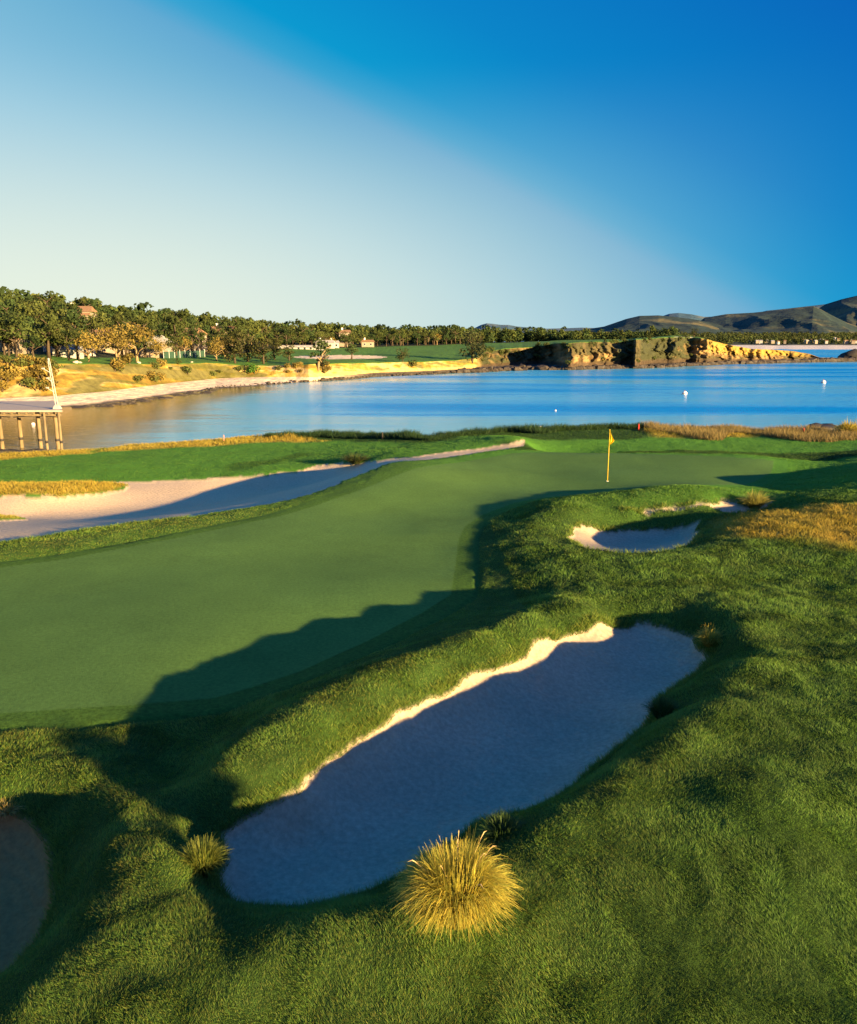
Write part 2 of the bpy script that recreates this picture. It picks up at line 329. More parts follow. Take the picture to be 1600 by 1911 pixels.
def near_ground():
    ys = [-14.]
    ang = 0
    yy = -14.
    while yy < 78:
        st = .5 if yy < 3.5 else max(.035, (yy**2+ZC**2)/ZC/FPX*2.2)
        st = min(st, .30); yy += st; ys.append(yy)
    ys = np.array(ys)
    u = np.concatenate([np.linspace(-2.4, -.72, 60)[:-1], np.linspace(-.72, .72, 760), np.linspace(.72, 2.4, 60)[1:]])
    wid = np.sqrt(np.clip(ys, 0, None)**2+30)
    X = u[None, :]*wid[:, None]; Y = np.repeat(ys[:, None], len(u), 1)
    zn = zones(X, Y); Z = ground_z(X, Y, zn=zn)
    s, g = zn
    sand = sstep(.03, -.03, s)
    grn = sstep(.03, -.03, g)
    col = np.empty(X.shape+(3,))
    rough_c = np.array([.040, .078, .014]); green_c = np.array([.084, .166, .036]); frg = np.array([.060, .130, .020])
    sand_c = np.array([.42, .33, .23]); dry = np.array([.42, .30, .06])
    n1 = fbm(X*.5, Y*.5, 4, 51)[..., None]
    base = rough_c*(0.8+.5*n1)
    collar = sstep(.66, .5, g)[..., None]
    base = base*(1-collar)+frg*collar
    far = sstep(24, 30, Y)[..., None]; lawn = np.array([.075, .205, .024])*(.8+.4*n1)
    base = base*(1-far)+lawn*far
    # fringe strip left of the green, and lawn beyond it
    leftf = (sstep(12, 17, Y)*sstep(3, -2, X)*sstep(2.6, 1.2, g))[..., None]
    base = base*(1-leftf)+(frg*(.85+.3*n1))*leftf
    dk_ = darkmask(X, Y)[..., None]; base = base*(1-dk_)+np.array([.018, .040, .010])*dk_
    dz = drymask(X, Y)[..., None]
    base = base*(1-dz)+dry*(.75+.5*n1)*dz
    base = base*(1-grn[..., None])+green_c*(.78+.30*n1+.16*fbm(X*2.2, Y*2.2, 3, 58)[..., None])*grn[..., None]
    base = base*(1-sand[..., None])+sand_c*(.88+.24*fbm(X*.9, Y*1.6, 4, 57)[..., None])*sand[..., None]
    s4c = np.array([.62, .46, .29]); w4 = sstep(20, 24, Y)[..., None]*sstep(4, 0, X)[..., None]*sand[..., None]; base = base*(1-w4)+s4c*(.92+.16*n1)*w4
    b5 = sstep(.25, .05, poly_sd(BW['B5'], X, Y))[..., None]*sand[..., None]; base = base*(1-b5)+np.array([.32, .15, .055])*(.8+.4*n1)*b5
    V = np.stack([X, Y, Z], -1).reshape(-1, 3)
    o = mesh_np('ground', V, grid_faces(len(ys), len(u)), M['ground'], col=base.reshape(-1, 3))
    ca = o.data.attributes.new('sandmask', 'FLOAT', 'POINT'); ca.data.foreach_set('value', sand.ravel().astype(np.float32))
    ca = o.data.attributes.new('greenmask', 'FLOAT', 'POINT'); ca.data.foreach_set('value', grn.ravel().astype(np.float32))
    tag(o, kind='structure')
    return o
DRYP = [W(p) for p in ([(1345,985,.7),(1350,955,.6),(1450,955,.6),(1530,945,.7),(1650,948,.95),(1900,960,1),(1900,1010,1),(1600,1015,.85),(1500,1005,.8),(1400,1000,.7)],
        [(1228,822,-.3),(1195,801,-.25),(1200,790,-.25),(1600,800,-.25),(2000,800,-.2),(2000,822,-.2),(1600,817,-.25),(1500,818,-.28),(1440,820,-.28),(1300,822,-.3)],
        [(170,846,-1.4),(250,830,-1.4),(420,819,-1.2),(520,812,-1.),(600,828,-.9),(480,830,-1),(380,836,-1.1),(250,841,-1.3)],
        [(-400,880,-1.7),(-400,900,-1.5),(0,862,-1.5),(170,848,-1.4),(180,838,-1.4),(0,846,-1.6)])]
def drymask(x, y):
    wob = (fbm(x*.9, y*.9, 3, 61)-.5)*1.0
    m = np.zeros(x.shape)
    for i, p in enumerate(DRYP): m = np.maximum(m, sstep(.6, -.5, poly_sd(p, x, y)+wob))
    m = np.maximum(m, sstep(.05, -.3, poly_sd(BW['I1'], x, y)+wob*.2)); m = np.maximum(m, .7*sstep(.05, -.3, poly_sd(BW['I2'], x, y)+wob*.2))
    return m
DARKP = [W(q) for q in ([(940,838,0),(1040,838,0),(1200,839,0),(1400,841,0),(1700,840,0),(1700,856,0),(1560,858,0),(1445,858,0),(1200,850,0),(1060,846,0),(960,850,0)],  # shade bands put into turf and blade colour, along with dark shore scrub
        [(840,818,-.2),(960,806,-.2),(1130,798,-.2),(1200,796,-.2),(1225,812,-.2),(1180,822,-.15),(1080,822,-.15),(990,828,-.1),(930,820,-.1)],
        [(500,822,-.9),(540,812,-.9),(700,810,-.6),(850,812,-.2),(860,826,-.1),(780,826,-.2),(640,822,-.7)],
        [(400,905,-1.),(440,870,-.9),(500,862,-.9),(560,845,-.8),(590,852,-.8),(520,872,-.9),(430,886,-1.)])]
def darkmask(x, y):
    """dark grass painting the shade behind the green and far bank, with shore scrub"""
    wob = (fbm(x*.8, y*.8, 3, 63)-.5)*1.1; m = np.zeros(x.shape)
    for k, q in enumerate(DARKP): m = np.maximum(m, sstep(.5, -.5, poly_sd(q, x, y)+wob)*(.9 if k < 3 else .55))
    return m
M = {}
def ground_mat():
    m = bpy.data.materials.new('turf_and_sand'); m.use_nodes = True; N, L = node_tree(m.node_tree)
    tc = N('ShaderNodeTexCoord'); vc = N('ShaderNodeVertexColor', layer_name='Col')
    sm = N('ShaderNodeAttribute', attribute_name='sandmask'); gm = N('ShaderNodeAttribute', attribute_name='greenmask')
    n1 = N('ShaderNodeTexNoise', i_Scale=14.0, i_Detail=8.0, i_Roughness=.7); L(tc.outputs['Object'], n1.inputs['Vector'])
    n2 = N('ShaderNodeTexNoise', i_Scale=90.0, i_Detail=3.0); L(tc.outputs['Object'], n2.inputs['Vector'])
    amt = N('ShaderNodeMath', operation='MAXIMUM'); L(sm.outputs['Fac'], amt.inputs[0]); L(gm.outputs['Fac'], amt.inputs[1])
    var = N('ShaderNodeMapRange', i_To_Min=.45, i_To_Max=.24); L(amt.outputs[0], var.inputs['Value'])
    mr = N('ShaderNodeMapRange', i_From_Min=.3, i_From_Max=.7, i_To_Min=-1.0, i_To_Max=1.0); L(n1.outputs[0], mr.inputs['Value'])
    mu = N('ShaderNodeMath', operation='MULTIPLY_ADD'); L(mr.outputs[0], mu.inputs[0]); L(var.outputs[0], mu.inputs[1]); mu.inputs[2].default_value = 1.0
    sc_ = N('ShaderNodeVectorMath', operation='SCALE'); L(vc.outputs[0], sc_.inputs[0]); L(mu.outputs[0], sc_.inputs['Scale'])
    p = N('ShaderNodeBsdfPrincipled', i_Roughness=.95); p.inputs['Specular IOR Level'].default_value = .1
    L(sc_.outputs[0], p.inputs['Base Color'])
    wv = N('ShaderNodeTexWave', i_Scale=2.6, i_Distortion=5.0, i_Detail=3.0, bands_direction='DIAGONAL'); L(tc.outputs['Object'], wv.inputs['Vector'])
    wm = N('ShaderNodeMath', operation='MULTIPLY'); L(wv.outputs['Fac'], wm.inputs[0]); L(sm.outputs['Fac'], wm.inputs[1])
    h0 = N('ShaderNodeMath', operation='ADD'); L(n1.outputs[0], h0.inputs[0]); L(wm.outputs[0], h0.inputs[1])
    h = N('ShaderNodeMath', operation='ADD'); L(h0.outputs[0], h.inputs[0]); L(n2.outputs[0], h.inputs[1])
    bs = N('ShaderNodeMapRange', i_To_Min=.9, i_To_Max=.34); L(amt.outputs[0], bs.inputs['Value'])
    bp = N('ShaderNodeBump', i_Distance=.03); L(bs.outputs[0], bp.inputs['Strength']); L(h.outputs[0], bp.inputs['Height']); L(bp.outputs[0], p.inputs['Normal'])
    out = N('ShaderNodeOutputMaterial'); L(p.outputs[0], out.inputs[0])
    return m
M['ground'] = ground_mat()
ground = near_ground()
# ------------------------------------------------------------------ water
def water_mat():
    m = bpy.data.materials.new('sea_water'); m.use_nodes = True; N, L = node_tree(m.node_tree)
    tc = N('ShaderNodeTexCoord')
    mp1 = N('ShaderNodeMapping'); mp1.inputs['Scale'].default_value = (.35, 1.0, 1); mp1.inputs['Rotation'].default_value = (0, 0, .2); L(tc.outputs['Object'], mp1.inputs[0])
    n1 = N('ShaderNodeTexNoise', i_Scale=.9, i_Detail=5.0, i_Roughness=.6); L(mp1.outputs[0], n1.inputs['Vector'])
    mp2 = N('ShaderNodeMapping'); mp2.inputs['Scale'].default_value = (.006, .030, 1); mp2.inputs['Rotation'].default_value = (0, 0, -.12); L(tc.outputs['Object'], mp2.inputs[0])
    n2 = N('ShaderNodeTexNoise', i_Scale=1.0, i_Detail=4.0, i_Roughness=.6, i_Distortion=.6); L(mp2.outputs[0], n2.inputs['Vector'])
    # wind-ruffled water away from shore, calmer slicks where the noise is low and in the lee to the left
    sx = N('ShaderNodeSeparateXYZ'); L(tc.outputs['Object'], sx.inputs[0])
    lee = N('ShaderNodeMapRange', i_From_Min=-60.0, i_From_Max=-12.0, i_To_Min=0.0, i_To_Max=1.0); L(sx.outputs['X'], lee.inputs['Value'])
    sl = N('ShaderNodeMapRange', i_From_Min=.36, i_From_Max=.62, i_To_Min=.25, i_To_Max=1.0); L(n2.outputs[0], sl.inputs['Value'])
    mu = N('ShaderNodeMath', operation='MULTIPLY'); L(lee.outputs[0], mu.inputs[0]); L(sl.outputs[0], mu.inputs[1])
    rough = N('ShaderNodeMapRange', i_To_Min=.10, i_To_Max=.34); L(mu.outputs[0], rough.inputs['Value'])
    st = N('ShaderNodeMapRange', i_To_Min=.18, i_To_Max=1.0); L(mu.outputs[0], st.inputs['Value'])
    bp = N('ShaderNodeBump', i_Distance=.35); L(st.outputs[0], bp.inputs['Strength']); L(n1.outputs[0], bp.inputs['Height'])
    cr0 = N('ShaderNodeValToRGB'); L(mu.outputs[0], cr0.inputs[0]); ramp(cr0, [(0, (.17, .125, .04)), (.10, (.16, .14, .06)), (.24, (.15, .50, .62)), (.6, (.08, .44, .70)), (1, (.0, .28, .65))])  # golden stops paint the bluff's reflection into the calm water's base colour
    p = N('ShaderNodeBsdfPrincipled', i_IOR=1.333); L(cr0.outputs[0], p.inputs['Base Color']); L(rough.outputs[0], p.inputs['Roughness']); L(bp.outputs[0], p.inputs['Normal'])
    p.inputs['Specular IOR Level'].default_value = .5
    out = N('ShaderNodeOutputMaterial'); L(p.outputs[0], out.inputs[0])
    return m
M['water'] = water_mat()
nx = 40
gx = np.concatenate([-np.geomspace(15000, 40, 20), np.geomspace(40, 15000, 20)]); gy = np.concatenate([[-200, 0], np.geomspace(30, 16000, 40)])
X, Y = np.meshgrid(gx, gy)
tag(mesh_np('sea', np.stack([X, Y, np.full(X.shape, SEA)], -1).reshape(-1, 3), grid_faces(len(gy), len(gx)), M['water']), kind='structure')
X, Y = np.meshgrid(gx, gy)
tag(mesh_np('seabed', np.stack([X, Y, np.full(X.shape, SEA-6)], -1).reshape(-1, 3), grid_faces(len(gy), len(gx)), mat('seabed_sand', (.1, .12, .1))), kind='structure')

# ------------------------------------------------------------------ opposite shore
T = np.array([  # px, waterline, foot of bluff, top of bluff, where trees begin (row), depth of lawn m, height behind, distance there, recess m, face slope
 (-500,800,770,640,630,30, 22,330, 0,.6),(-200,782,756,655,640,30, 19,330, 0,.6),(0,765,742,668,655,30,15.5,400, 0,.6),(100,760,738,678,664,30,14,420, 0,.6),(200,752,729,679,670,34,12,440, 0,.6),(300,738,716,679,666,50,9,470, 0,.7),
 (400,725,706,677,662,60,4.5,480, 0,.8),(450,722,704,681,660,70,3.6,490, 0,.8),(500,718,703,683,652,110,3,500, 0,.8),(550,714,703,681,650,150,2.2,520, 0,1.),(600,711,704,679,650,170,2,540,0,1.2),
 (650,708,702,678,649,190,1.8,560,0,1.4),(700,703,698,677,647,210,1.6,580,0,1.5),(750,701,696,676,645,220,1.4,600,0,1.5),(800,699,694,675,644,230,1.5,640,0,1.5),(850,696,692,673,642,240,1.8,660,0,1.6),
 (890,695,691,668,641,240,2,680,6,1.8),(905,694,690,656,640,230,2,690,24,2.2),(950,692,688,651,639,230,2.3,700,34,2.2),(1000,690,687,646,637,230,2.5,710,34,2.2),(1030,690,687,642,636,230,2.6,720,26,2.2),
 (1062,690,687,640,635,230,2.7,720,-2,1.6),(1100,689,686,638,634,230,3,740,-4,1.8),(1140,688,685,638,633,220,3,740,1,1.9),(1158,688,685,637,633,220,3,740,10,1.8),(1178,687,684,636,632,200,3.,740,9,2.4),(1184,687,684,634,631,190,3.,740,-6,2.8),
 (1200,687,684,632,630,170,3.5,720,14,2.2),(1250,685,682,629,627,120,3.5,700,18,2.2),(1278,683,680,629,627.5,90,3,690,13,2.0),(1304,682,679,630.5,629,60,0,660,-1,2.0),(1320,682,678,634,634,40,-8,640,-2,2.6),
 (1350,680,677,641,642,30,-9,620,0,2.2),(1380,679,675,646,648,25,-10,610,0,1.6),(1400,679,674,651,653,20,-11,600,0,1.2),(1450,677.5,673,653,655,16,-12,600,0,.8),(1480,676.5,672,655,658,14,-12,600,0,.8),
 (1510,676,672,660,664,12,-12,600,0,.7),(1530,675.5,672,667,669,8,-12,600,0,.7),(1600,674.5,672,668,670,8,-12,600,0,.7),(1750,673,671,667,669,8,-12,620,0,.7),(1800,673,672,671.5,671.8,8,-13,620,0,.7)])
def far_z_u(px): d = ray(px, 665); return d[0]/d[1]
def sl(py): d = ray(800, py); return -d[2]/d[1]
def far_cols(px):
    px = np.asarray(px, float); wj = (fbm(px*.035, px*0, 3, 66)-.5)*26*sstep(880, 930, px)*sstep(1320, 1290, px)
    g = lambda k: np.interp(px+(wj if k == 8 else 0), T[:, 0], T[:, k])+((fbm(px*.05, px*0+3, 3, 67)-.5)*3.0*sstep(890, 930, px)*sstep(1480, 1380, px) if k == 3 else 0)+((fbm(px*.03, px*0+7, 4, 68)-.5)*17*sstep(880, 920, px)*sstep(1500, 1400, px) if k == 8 else 0)
    slv = lambda y: np.array([sl(v) for v in np.atleast_1d(y)])
    dw = (ZC-SEA)/slv(g(1)); db = (ZC-(SEA+1.6))/slv(g(2))
    db = np.maximum(db, dw+1.5)+g(8); kk = g(9)
    s3 = slv(g(3)); zt = (ZC - s3*(db)); wd = np.maximum((ZC-s3*db-(SEA+1.6))/(kk+s3), .5)
    dt = db+wd; zt = SEA+1.6+kk*wd
    dl = dt+g(5); zl = ZC-slv(g(4))*dl
    dl = np.maximum(dl, dt+8); dh = np.maximum(g(7), dl+60); zh = g(6)
    return dw, db, dt, zt, dl, zl, dh, zh
px = np.concatenate([np.linspace(-500, -60, 40)[:-1], np.linspace(-60, 1800, 1100)])
dw, db, dt, zt, dl, zl, dh, zh = far_cols(px)
rows = []  # (distance, height, zone)
def seg(d0, z0, d1, z1, n, zone, ease=False):
    for k in range(n):
        t = k/n; te = t*t*(3-2*t) if ease else t
        rows.append((d0+(d1-d0)*t, z0+(z1-z0)*te, np.full(px.shape, zone+t)))
sea = np.full(px.shape, SEA)
seg(dw-25, sea-4, dw, sea, 4, -1); seg(dw, sea, db, sea+1.6, 14, 0)
seg(db, sea+1.6, dt, zt, 44, 1); seg(dt, zt, dl, zl, 34, 2); seg(dl, zl, dh, zh, 40, 3, True); seg(dh, zh, dh+260, np.where(px > 1300, -16, zh), 16, 4)
rows.append((dh+800, np.where(px > 1300, -18, zh-2), np.full(px.shape, 5.)))
D = np.array([r[0] for r in rows]); Zf = np.array([r[1] for r in rows]); ZO = np.array([r[2] for r in rows])
U = np.array([far_z_u(p) for p in px])[None, :]
PXg = np.repeat(px[None, :], len(rows), 0)
face = np.clip(1-np.abs(ZO-1.55)/.55, 0, 1)
rocky = sstep(870, 910, PXg)
xw = U*D
xw = xw+rocky*(fbm(Zf*.35, xw*.02, 3, 72)-.5)*14
gul = (fbm(xw*.10, Zf*.05, 4, 71)-.5)*(5+8*rocky) + rocky*((fbm(xw*.45, Zf*.14, 3, 73)-.5)*5+(fbm(xw*.22, Zf*.33, 3, 74)-.5)*8)
gul = gul+rocky*((fbm(xw*1.1, Zf*.7, 3, 79)-.5)*4-np.abs(fbm(xw*.16, Zf*.12, 3, 80)-.5)*16+2)
D = D+face**.6*gul
Zf = Zf+face*(fbm(xw*.2, D*.2, 3, 75)-.5)*(2.2-1.0*rocky)+np.where(ZO > 2, (fbm(xw*.03, D*.03, 3, 77)-.5)*1.0, 0)*np.clip((ZO-2)*2, 0, 1)
Zf = Zf+np.where((ZO < .9) & (ZO > 0), (fbm(xw*.2, D*.2, 2, 78)-.5)*.4, 0)
Xf = U*D
n1 = fbm(Xf*.06, Zf*.25+D*.03, 4, 81)[..., None]; n2 = fbm(Xf*.25, Zf*.5+D*.12, 4, 83)[..., None]
A = np.array
sandc = A([.80, .61, .39]); gold = A([.30, .195, .035]); pale = A([.42, .30, .12]); grn = A([.055, .07, .014]); lawn = A([.085, .20, .022]); ochre = A([.235, .150, .062]); dark = A([.044, .048, .020]); wood = A([.035, .04, .015]); wet = A([.09, .075, .06]); rock = A([.16, .11, .07])
mixc = lambda a_, b_, t: a_*(1-t)+b_*t
z3 = ZO[..., None]; P3 = PXg[..., None]
beach = mixc(wet, sandc, sstep(.04, .16, z3+ (n2-.5)*.12)) ; beach = mixc(beach, wet*.6, sstep(520, 700, P3))
n3 = fbm(Xf*.30, Zf*.9+D*.1, 4, 88)[..., None]; blf = mixc(gold, pale, sstep(.44, .58, n3)); blf = mixc(blf, gold*.45, sstep(.40, .30, n3)*.7); blf = mixc(blf, grn, sstep(.50, .58, n1*.7+n3*.3)*.8); blf = mixc(blf, pale*1.05, sstep(1.45, 1.15, z3)*sstep(520, 600, P3)*.8)
clf = mixc(ochre*1.1, ochre*.4, sstep(.46, .60, fbm(Xf*.5, Zf*.22, 4, 85)[..., None])); vegm = np.maximum(sstep(.56, .50, n1+(z3-1.5)*-.10), 0)
veg = (P3 > 890)*(np.maximum.reduce([sstep(1056, 1030, P3+(n2-.5)*60), sstep(1146, 1152, P3+(n2-.5)*20)*sstep(1186, 1180, P3+(n2-.5)*20), sstep(1194, 1202, P3)*sstep(1296, 1276, P3+(n2-.5)*40)])*(.55+.45*sstep(.36, .48, n2))+(P3 > 1046)*np.maximum(.75*sstep(.50, .56, n1), .8*sstep(1.45, 1.8, z3+(n2-.5))*sstep(1320, 1290, P3)))
clf = mixc(clf, dark, np.clip(veg, 0, 1)); clf = mixc(clf, rock*.35, sstep(1.22, 1.10, z3)*.9); clf = mixc(clf, gold*1.1, sstep(1300, 1340, P3)*sstep(1.35, 1.6, z3)*.8)
clf = mixc(clf, rock*.35, sstep(1480, 1530, P3))
facec = mixc(blf, clf, sstep(880, 905, P3))
top = mixc(lawn, lawn*.75, n1); top = mixc(top, gold*.9, sstep(330, 0, P3)*.0+sstep(1300, 1330, P3)*.9); top = mixc(top, grn, sstep(120, 60, P3)*.7)
c = np.where(z3 < 1, beach, np.where(z3 < 2, facec, np.where(z3 < 3, top, wood*(.7+.6*n1))))
# sand hazards on the far fairway and a pale path
def pxmask(xa, xb, ya, yb):
    cx, cy, hx, hy = (xa+xb)/2, (ya+yb)/2, (xb-xa)/2, (yb-ya)/2
    Rr = np.array([ZC-Zf, D]); row = CYP-FPX*np.tan(PITCH-np.arctan2(ZC-Zf, D)) 
    return (((PXg-cx)/hx)**2+((row-cy)/hy)**2 < 1)[..., None]
for mk in ((548, 722, 662.5, 670), (1250, 1292, 628, 631.5)): c = np.where(pxmask(*mk) & (z3 > 2), sandc*.95, c)
M['far'] = mat('coast_ground', attr=True, var=.35, scale=.35, bump=.8, bscale=.5, bdist=.6)
tag(mesh_np('coast_terrain', np.stack([Xf, D, Zf], -1).reshape(-1, 3), grid_faces(len(rows), len(px)), M['far'], col=c.reshape(-1, 3)), kind='structure')
def far_pt(p, f, zone=2):
    """ground point in column px=p, fraction f through a zone: 0 beach, 1 bluff face, 2 lawn, 3 wooded slope, 4 beyond"""
    v = [float(q[0]) for q in far_cols(np.array([float(p)]))]
    segs = {0: (v[0], SEA, v[1], SEA+1.6), 1: (v[1], SEA+1.6, v[2], v[3]), 2: (v[2], v[3], v[4], v[5]), 3: (v[4], v[5], v[6], v[7]), 4: (v[6], v[7], v[6]+260, v[7])}[zone]
    te = f*f*(3-2*f) if zone == 3 else f
    d = segs[0]+(segs[2]-segs[0])*f; z = segs[1]+(segs[3]-segs[1])*te
    return Vector((far_z_u(p)*d, d, z))

# ------------------------------------------------------------------ trees
def leafmat(name, rnd=.35, hue=(.078, .086, .022), bright=1.0):
    m = bpy.data.materials.new(name); m.use_nodes = True; N, L = node_tree(m.node_tree)
    vc = N('ShaderNodeVertexColor', layer_name='Col'); oi = N('ShaderNodeObjectInfo')
    mr = N('ShaderNodeMapRange', i_To_Min=1-rnd, i_To_Max=1+rnd); L(oi.outputs['Random'], mr.inputs['Value'])
    s1 = N('ShaderNodeVectorMath', operation='SCALE'); L(vc.outputs[0], s1.inputs[0]); L(mr.outputs[0], s1.inputs['Scale'])
    fr = N('ShaderNodeMath', operation='FRACT'); m7 = N('ShaderNodeMath', operation='MULTIPLY'); m7.inputs[1].default_value = 7.31; L(oi.outputs['Random'], m7.inputs[0]); L(m7.outputs[0], fr.inputs[0])
    hm = N('ShaderNodeMapRange', i_From_Min=.55, i_To_Max=.40); L(fr.outputs[0], hm.inputs['Value'])
    mc = N('ShaderNodeMix', data_type='RGBA'); L(hm.outputs[0], mc.inputs['Factor']); L(s1.outputs[0], mc.inputs['A']); mc.inputs['B'].default_value = (*hue, 1)
    p = N('ShaderNodeBsdfPrincipled', i_Roughness=.85); p.inputs['Specular IOR Level'].default_value = .15; L(mc.outputs['Result'], p.inputs['Base Color'])
    tr = N('ShaderNodeBsdfTranslucent'); L(mc.outputs['Result'], tr.inputs['Color'])
    ms = N('ShaderNodeMixShader', i_Fac=.25); L(p.outputs[0], ms.inputs[1]); L(tr.outputs[0], ms.inputs[2])
    out = N('ShaderNodeOutputMaterial'); L(ms.outputs[0], out.inputs[0]); return m
M['leaf'] = leafmat('needle_foliage'); M['leafgold'] = leafmat('golden_foliage', .15, (.20, .155, .04))
M['bark'] = mat('bark', (.075, .055, .035), scale=3); M['palebark'] = mat('pale_bark', (.30, .21, .11), scale=3)
def crown_np(h, wd, n, kind, seed, size, colr):
    """leaf clumps scattered over several lobes; h height, wd spread"""
    r = np.random.default_rng(seed); lob = []
    nl = {'pine': 9, 'flat': 10, 'oak': 9, 'bush': 7, 'dome': 12}[kind]
    for i in range(nl):
        t = r.random(); an = r.random()*6.283
        if kind == 'pine': z = h*(.24+.74*t); rad = wd*.5*(1.0-.55*t)*r.random()**.5; lr = wd*(.30-.10*t)
        elif kind == 'flat': z = h*(.46+.46*t); rad = wd*.42*r.random()**.4; lr = wd*.20
        elif kind == 'oak': z = h*(.42+.45*t); rad = wd*.36*r.random()**.5; lr = wd*.24
        elif kind == 'dome': z = h*(.15+.72*t); rad = wd*.5*math.sqrt(max(0, 1-(t*.8)**2))*.7*r.random()**.4; lr = wd*.22
        else: z = h*(.2+.5*t); rad = wd*.36*r.random()**.5; lr = wd*.26
        lob.append((rad*math.cos(an), rad*math.sin(an), z, lr))
    lob = np.array(lob); k = r.integers(0, nl, n)
    d = r.normal(size=(n, 3)); d /= np.linalg.norm(d, axis=1)[:, None]
    rr = lob[k, 3]*(.45+.6*r.random(n)**.5)
    c = lob[k, :3]+d*rr[:, None]*np.array([1, 1, .62]); c[:, 2] = np.clip(c[:, 2], h*.03, None)
    a1 = np.cross(d+r.normal(size=(n, 3))*.6, r.normal(size=(n, 3))); a1 /= np.linalg.norm(a1, axis=1)[:, None]
    a2 = np.cross(d+r.normal(size=(n, 3))*.5, a1); a2 /= np.linalg.norm(a2, axis=1)[:, None]
    sz = size*(.6+.8*r.random(n))[:, None]
    q = r.random((4, n, 1))*.5+.6
    V = np.stack([c-a1*sz*q[0], c-a2*sz*q[1]*.8, c+a1*sz*q[2], c+a2*sz*q[3]*.8], 1).reshape(-1, 3)
    F = np.arange(4*n).reshape(n, 4)
    tone = (.65+.7*r.random(n)+.25*(lob[k, 3]*0+r.random(nl)[k]-.5))[:, None]
    col = np.repeat(np.array(colr)[None]*tone, 4, 0)
    return V, F, col
def trunk_mb(h, kind, seed, lean=0.0):
    r = random.Random(seed); m = MB(); t = h*.028+.08
    top = {'pine': .8, 'flat': .72, 'oak': .4, 'bush': .3, 'dome': .6}[kind]*h
    P = [Vector((lean*h*k*k + r.uniform(-.02, .02)*h, r.uniform(-.02, .02)*h, top*k-.4*(k == 0))) for k in (0, .35, .7, 1)]
    m.tube(P, [t*1.4, t, t*.75, t*.4], 6)
    for i in range(6 if kind != 'bush' else 3):
        k = r.uniform(.35, 1); b0 = P[0].lerp(P[3], k) if k > .01 else P[0]; an = r.random()*6.28; ln = h*r.uniform(.18, .36)
        m.tube([b0, b0+Vector((math.cos(an)*ln*.5, math.sin(an)*ln*.5, ln*.35)), b0+Vector((math.cos(an)*ln, math.sin(an)*ln, ln*.55))], [t*.55, t*.4, t*.15], 5)
    return m
PROTO = {}
def tree_proto(key, h, wd, n, kind, seed, size, colr, lm='leaf', bm='bark', name='tree', lean=0.0):
    root = empty(name, (0, 0, 0))
    V, F, col = crown_np(h, wd, n, kind, seed, size, colr)
    if lean: V[:, 0] += lean*h*(V[:, 2]/h)**2
    mesh_np('crown', V, F, M[lm], root, col, smooth=False)
    trunk_mb(h, kind, seed, lean).build('trunk', M[bm], root, True)
    PROTO[key] = root; root['used'] = 0
    return root
GRN = (.045, .074, .022); GR2 = (.070, .095, .024); OLV = (.088, .104, .026); GLD = (.20, .15, .035); LIT = (.05, .12, .018)
def place(key, p, s=1.0, rz=0.0, sz=None, **kw):
    src = PROTO[key]
    if not src['used']: o = src; src['used'] = 1; 
    else:
        o = src.copy(); C.objects.link(o)
        for ch in list(src.children):
            c2 = ch.copy(); C.objects.link(c2); c2.parent = o
    o.location = p; o.rotation_euler = (0, 0, rz); o.scale = (s, s, sz or s)
    for k in ('label', 'category', 'group', 'kind'):
        if k in o: del o[k]
    return tag(o, **kw)
for i in range(4): tree_proto('pine%d' % i, 14, 9, 560, 'pine', 100+i, .46, (GRN, GR2, GRN, OLV)[i], name='pine_tree')
for i in range(3): tree_proto('flat%d' % i, 13, 11, 560, 'flat', 200+i, .45, (GRN, GR2, OLV)[i], name='cypress_tree')
for i in range(3): tree_proto('oak%d' % i, 9, 10, 640, 'oak', 300+i, .33, GLD, 'leafgold', 'palebark', name='oak_tree')
for i in range(3): tree_proto('bush%d' % i, 3.4, 5, 260, 'bush', 400+i, .32, (OLV, GR2, GLD)[i], name='shrub')
tree_proto('dome', 11.5, 13, 900, 'dome', 500, .42, (.038, .045, .016), name='cypress_tree')
tree_proto('bigolive', 11, 9, 800, 'dome', 510, .40, (.052, .055, .017), name='cypress_tree')
tree_proto('greenbush', 4.2, 7, 420, 'bush', 520, .34, LIT, name='shrub')
tree_proto('lean', 11, 8, 520, 'flat', 530, .42, GRN, bm='palebark', name='cypress_tree', lean=.35)
rs = random.Random(5)
# individuals in the wood: nearest rows first
cnt = 0
spots = []
for _ in range(4000):
    p = rs.uniform(-40, 900); f = rs.random()
    spots.append((p, f))
spots = spots[:900]
spots.sort(key=lambda q: q[1])
taken = []
for p, f in spots:
    v = far_pt(p, f, 3)
    if any((v.x-q.x)**2+(v.y-q.y)**2 < 6.5**2 for q in taken): continue
    if p < 90 and f < .1: continue
    taken.append(v)
    if cnt >= 215: continue
    r = rs.random(); key = ('flat%d' % rs.randrange(3)) if r < .42 else ('pine%d' % rs.randrange(4)) if r < .9 else 'oak%d' % rs.randrange(3)
    s = rs.uniform(.7, 1.1)*(.85 if p > 500 else 1.0)
    kd = {'f': ('flat-topped cypress', 'tree', 'flat-topped cypresses'), 'p': ('tall pine', 'tree', 'tall pines'), 'o': ('golden sunlit oak', 'tree', 'golden oaks')}[key[0]]
    rw = 'front row of trees' if f < .3 else 'middle of the wood' if f < .68 else 'skyline row of trees'
    where = 'in the %s %s' % (rw, 'on the hill above the pier' if p < 150 else 'on the hill behind the golden oaks' if p < 310 else 'on the slope behind the court fence' if p < 430 else 'behind the olive clump' if p < 560 else 'behind the white fairway houses' if p < 700 else 'where the far fairway ends')
    place(key, v, s, rs.uniform(0, 6.28), s*rs.uniform(.85, 1.15), label='%s %s' % (kd[0], where), cat='tree', group='%s %s' % (kd[2], where))
    cnt += 1
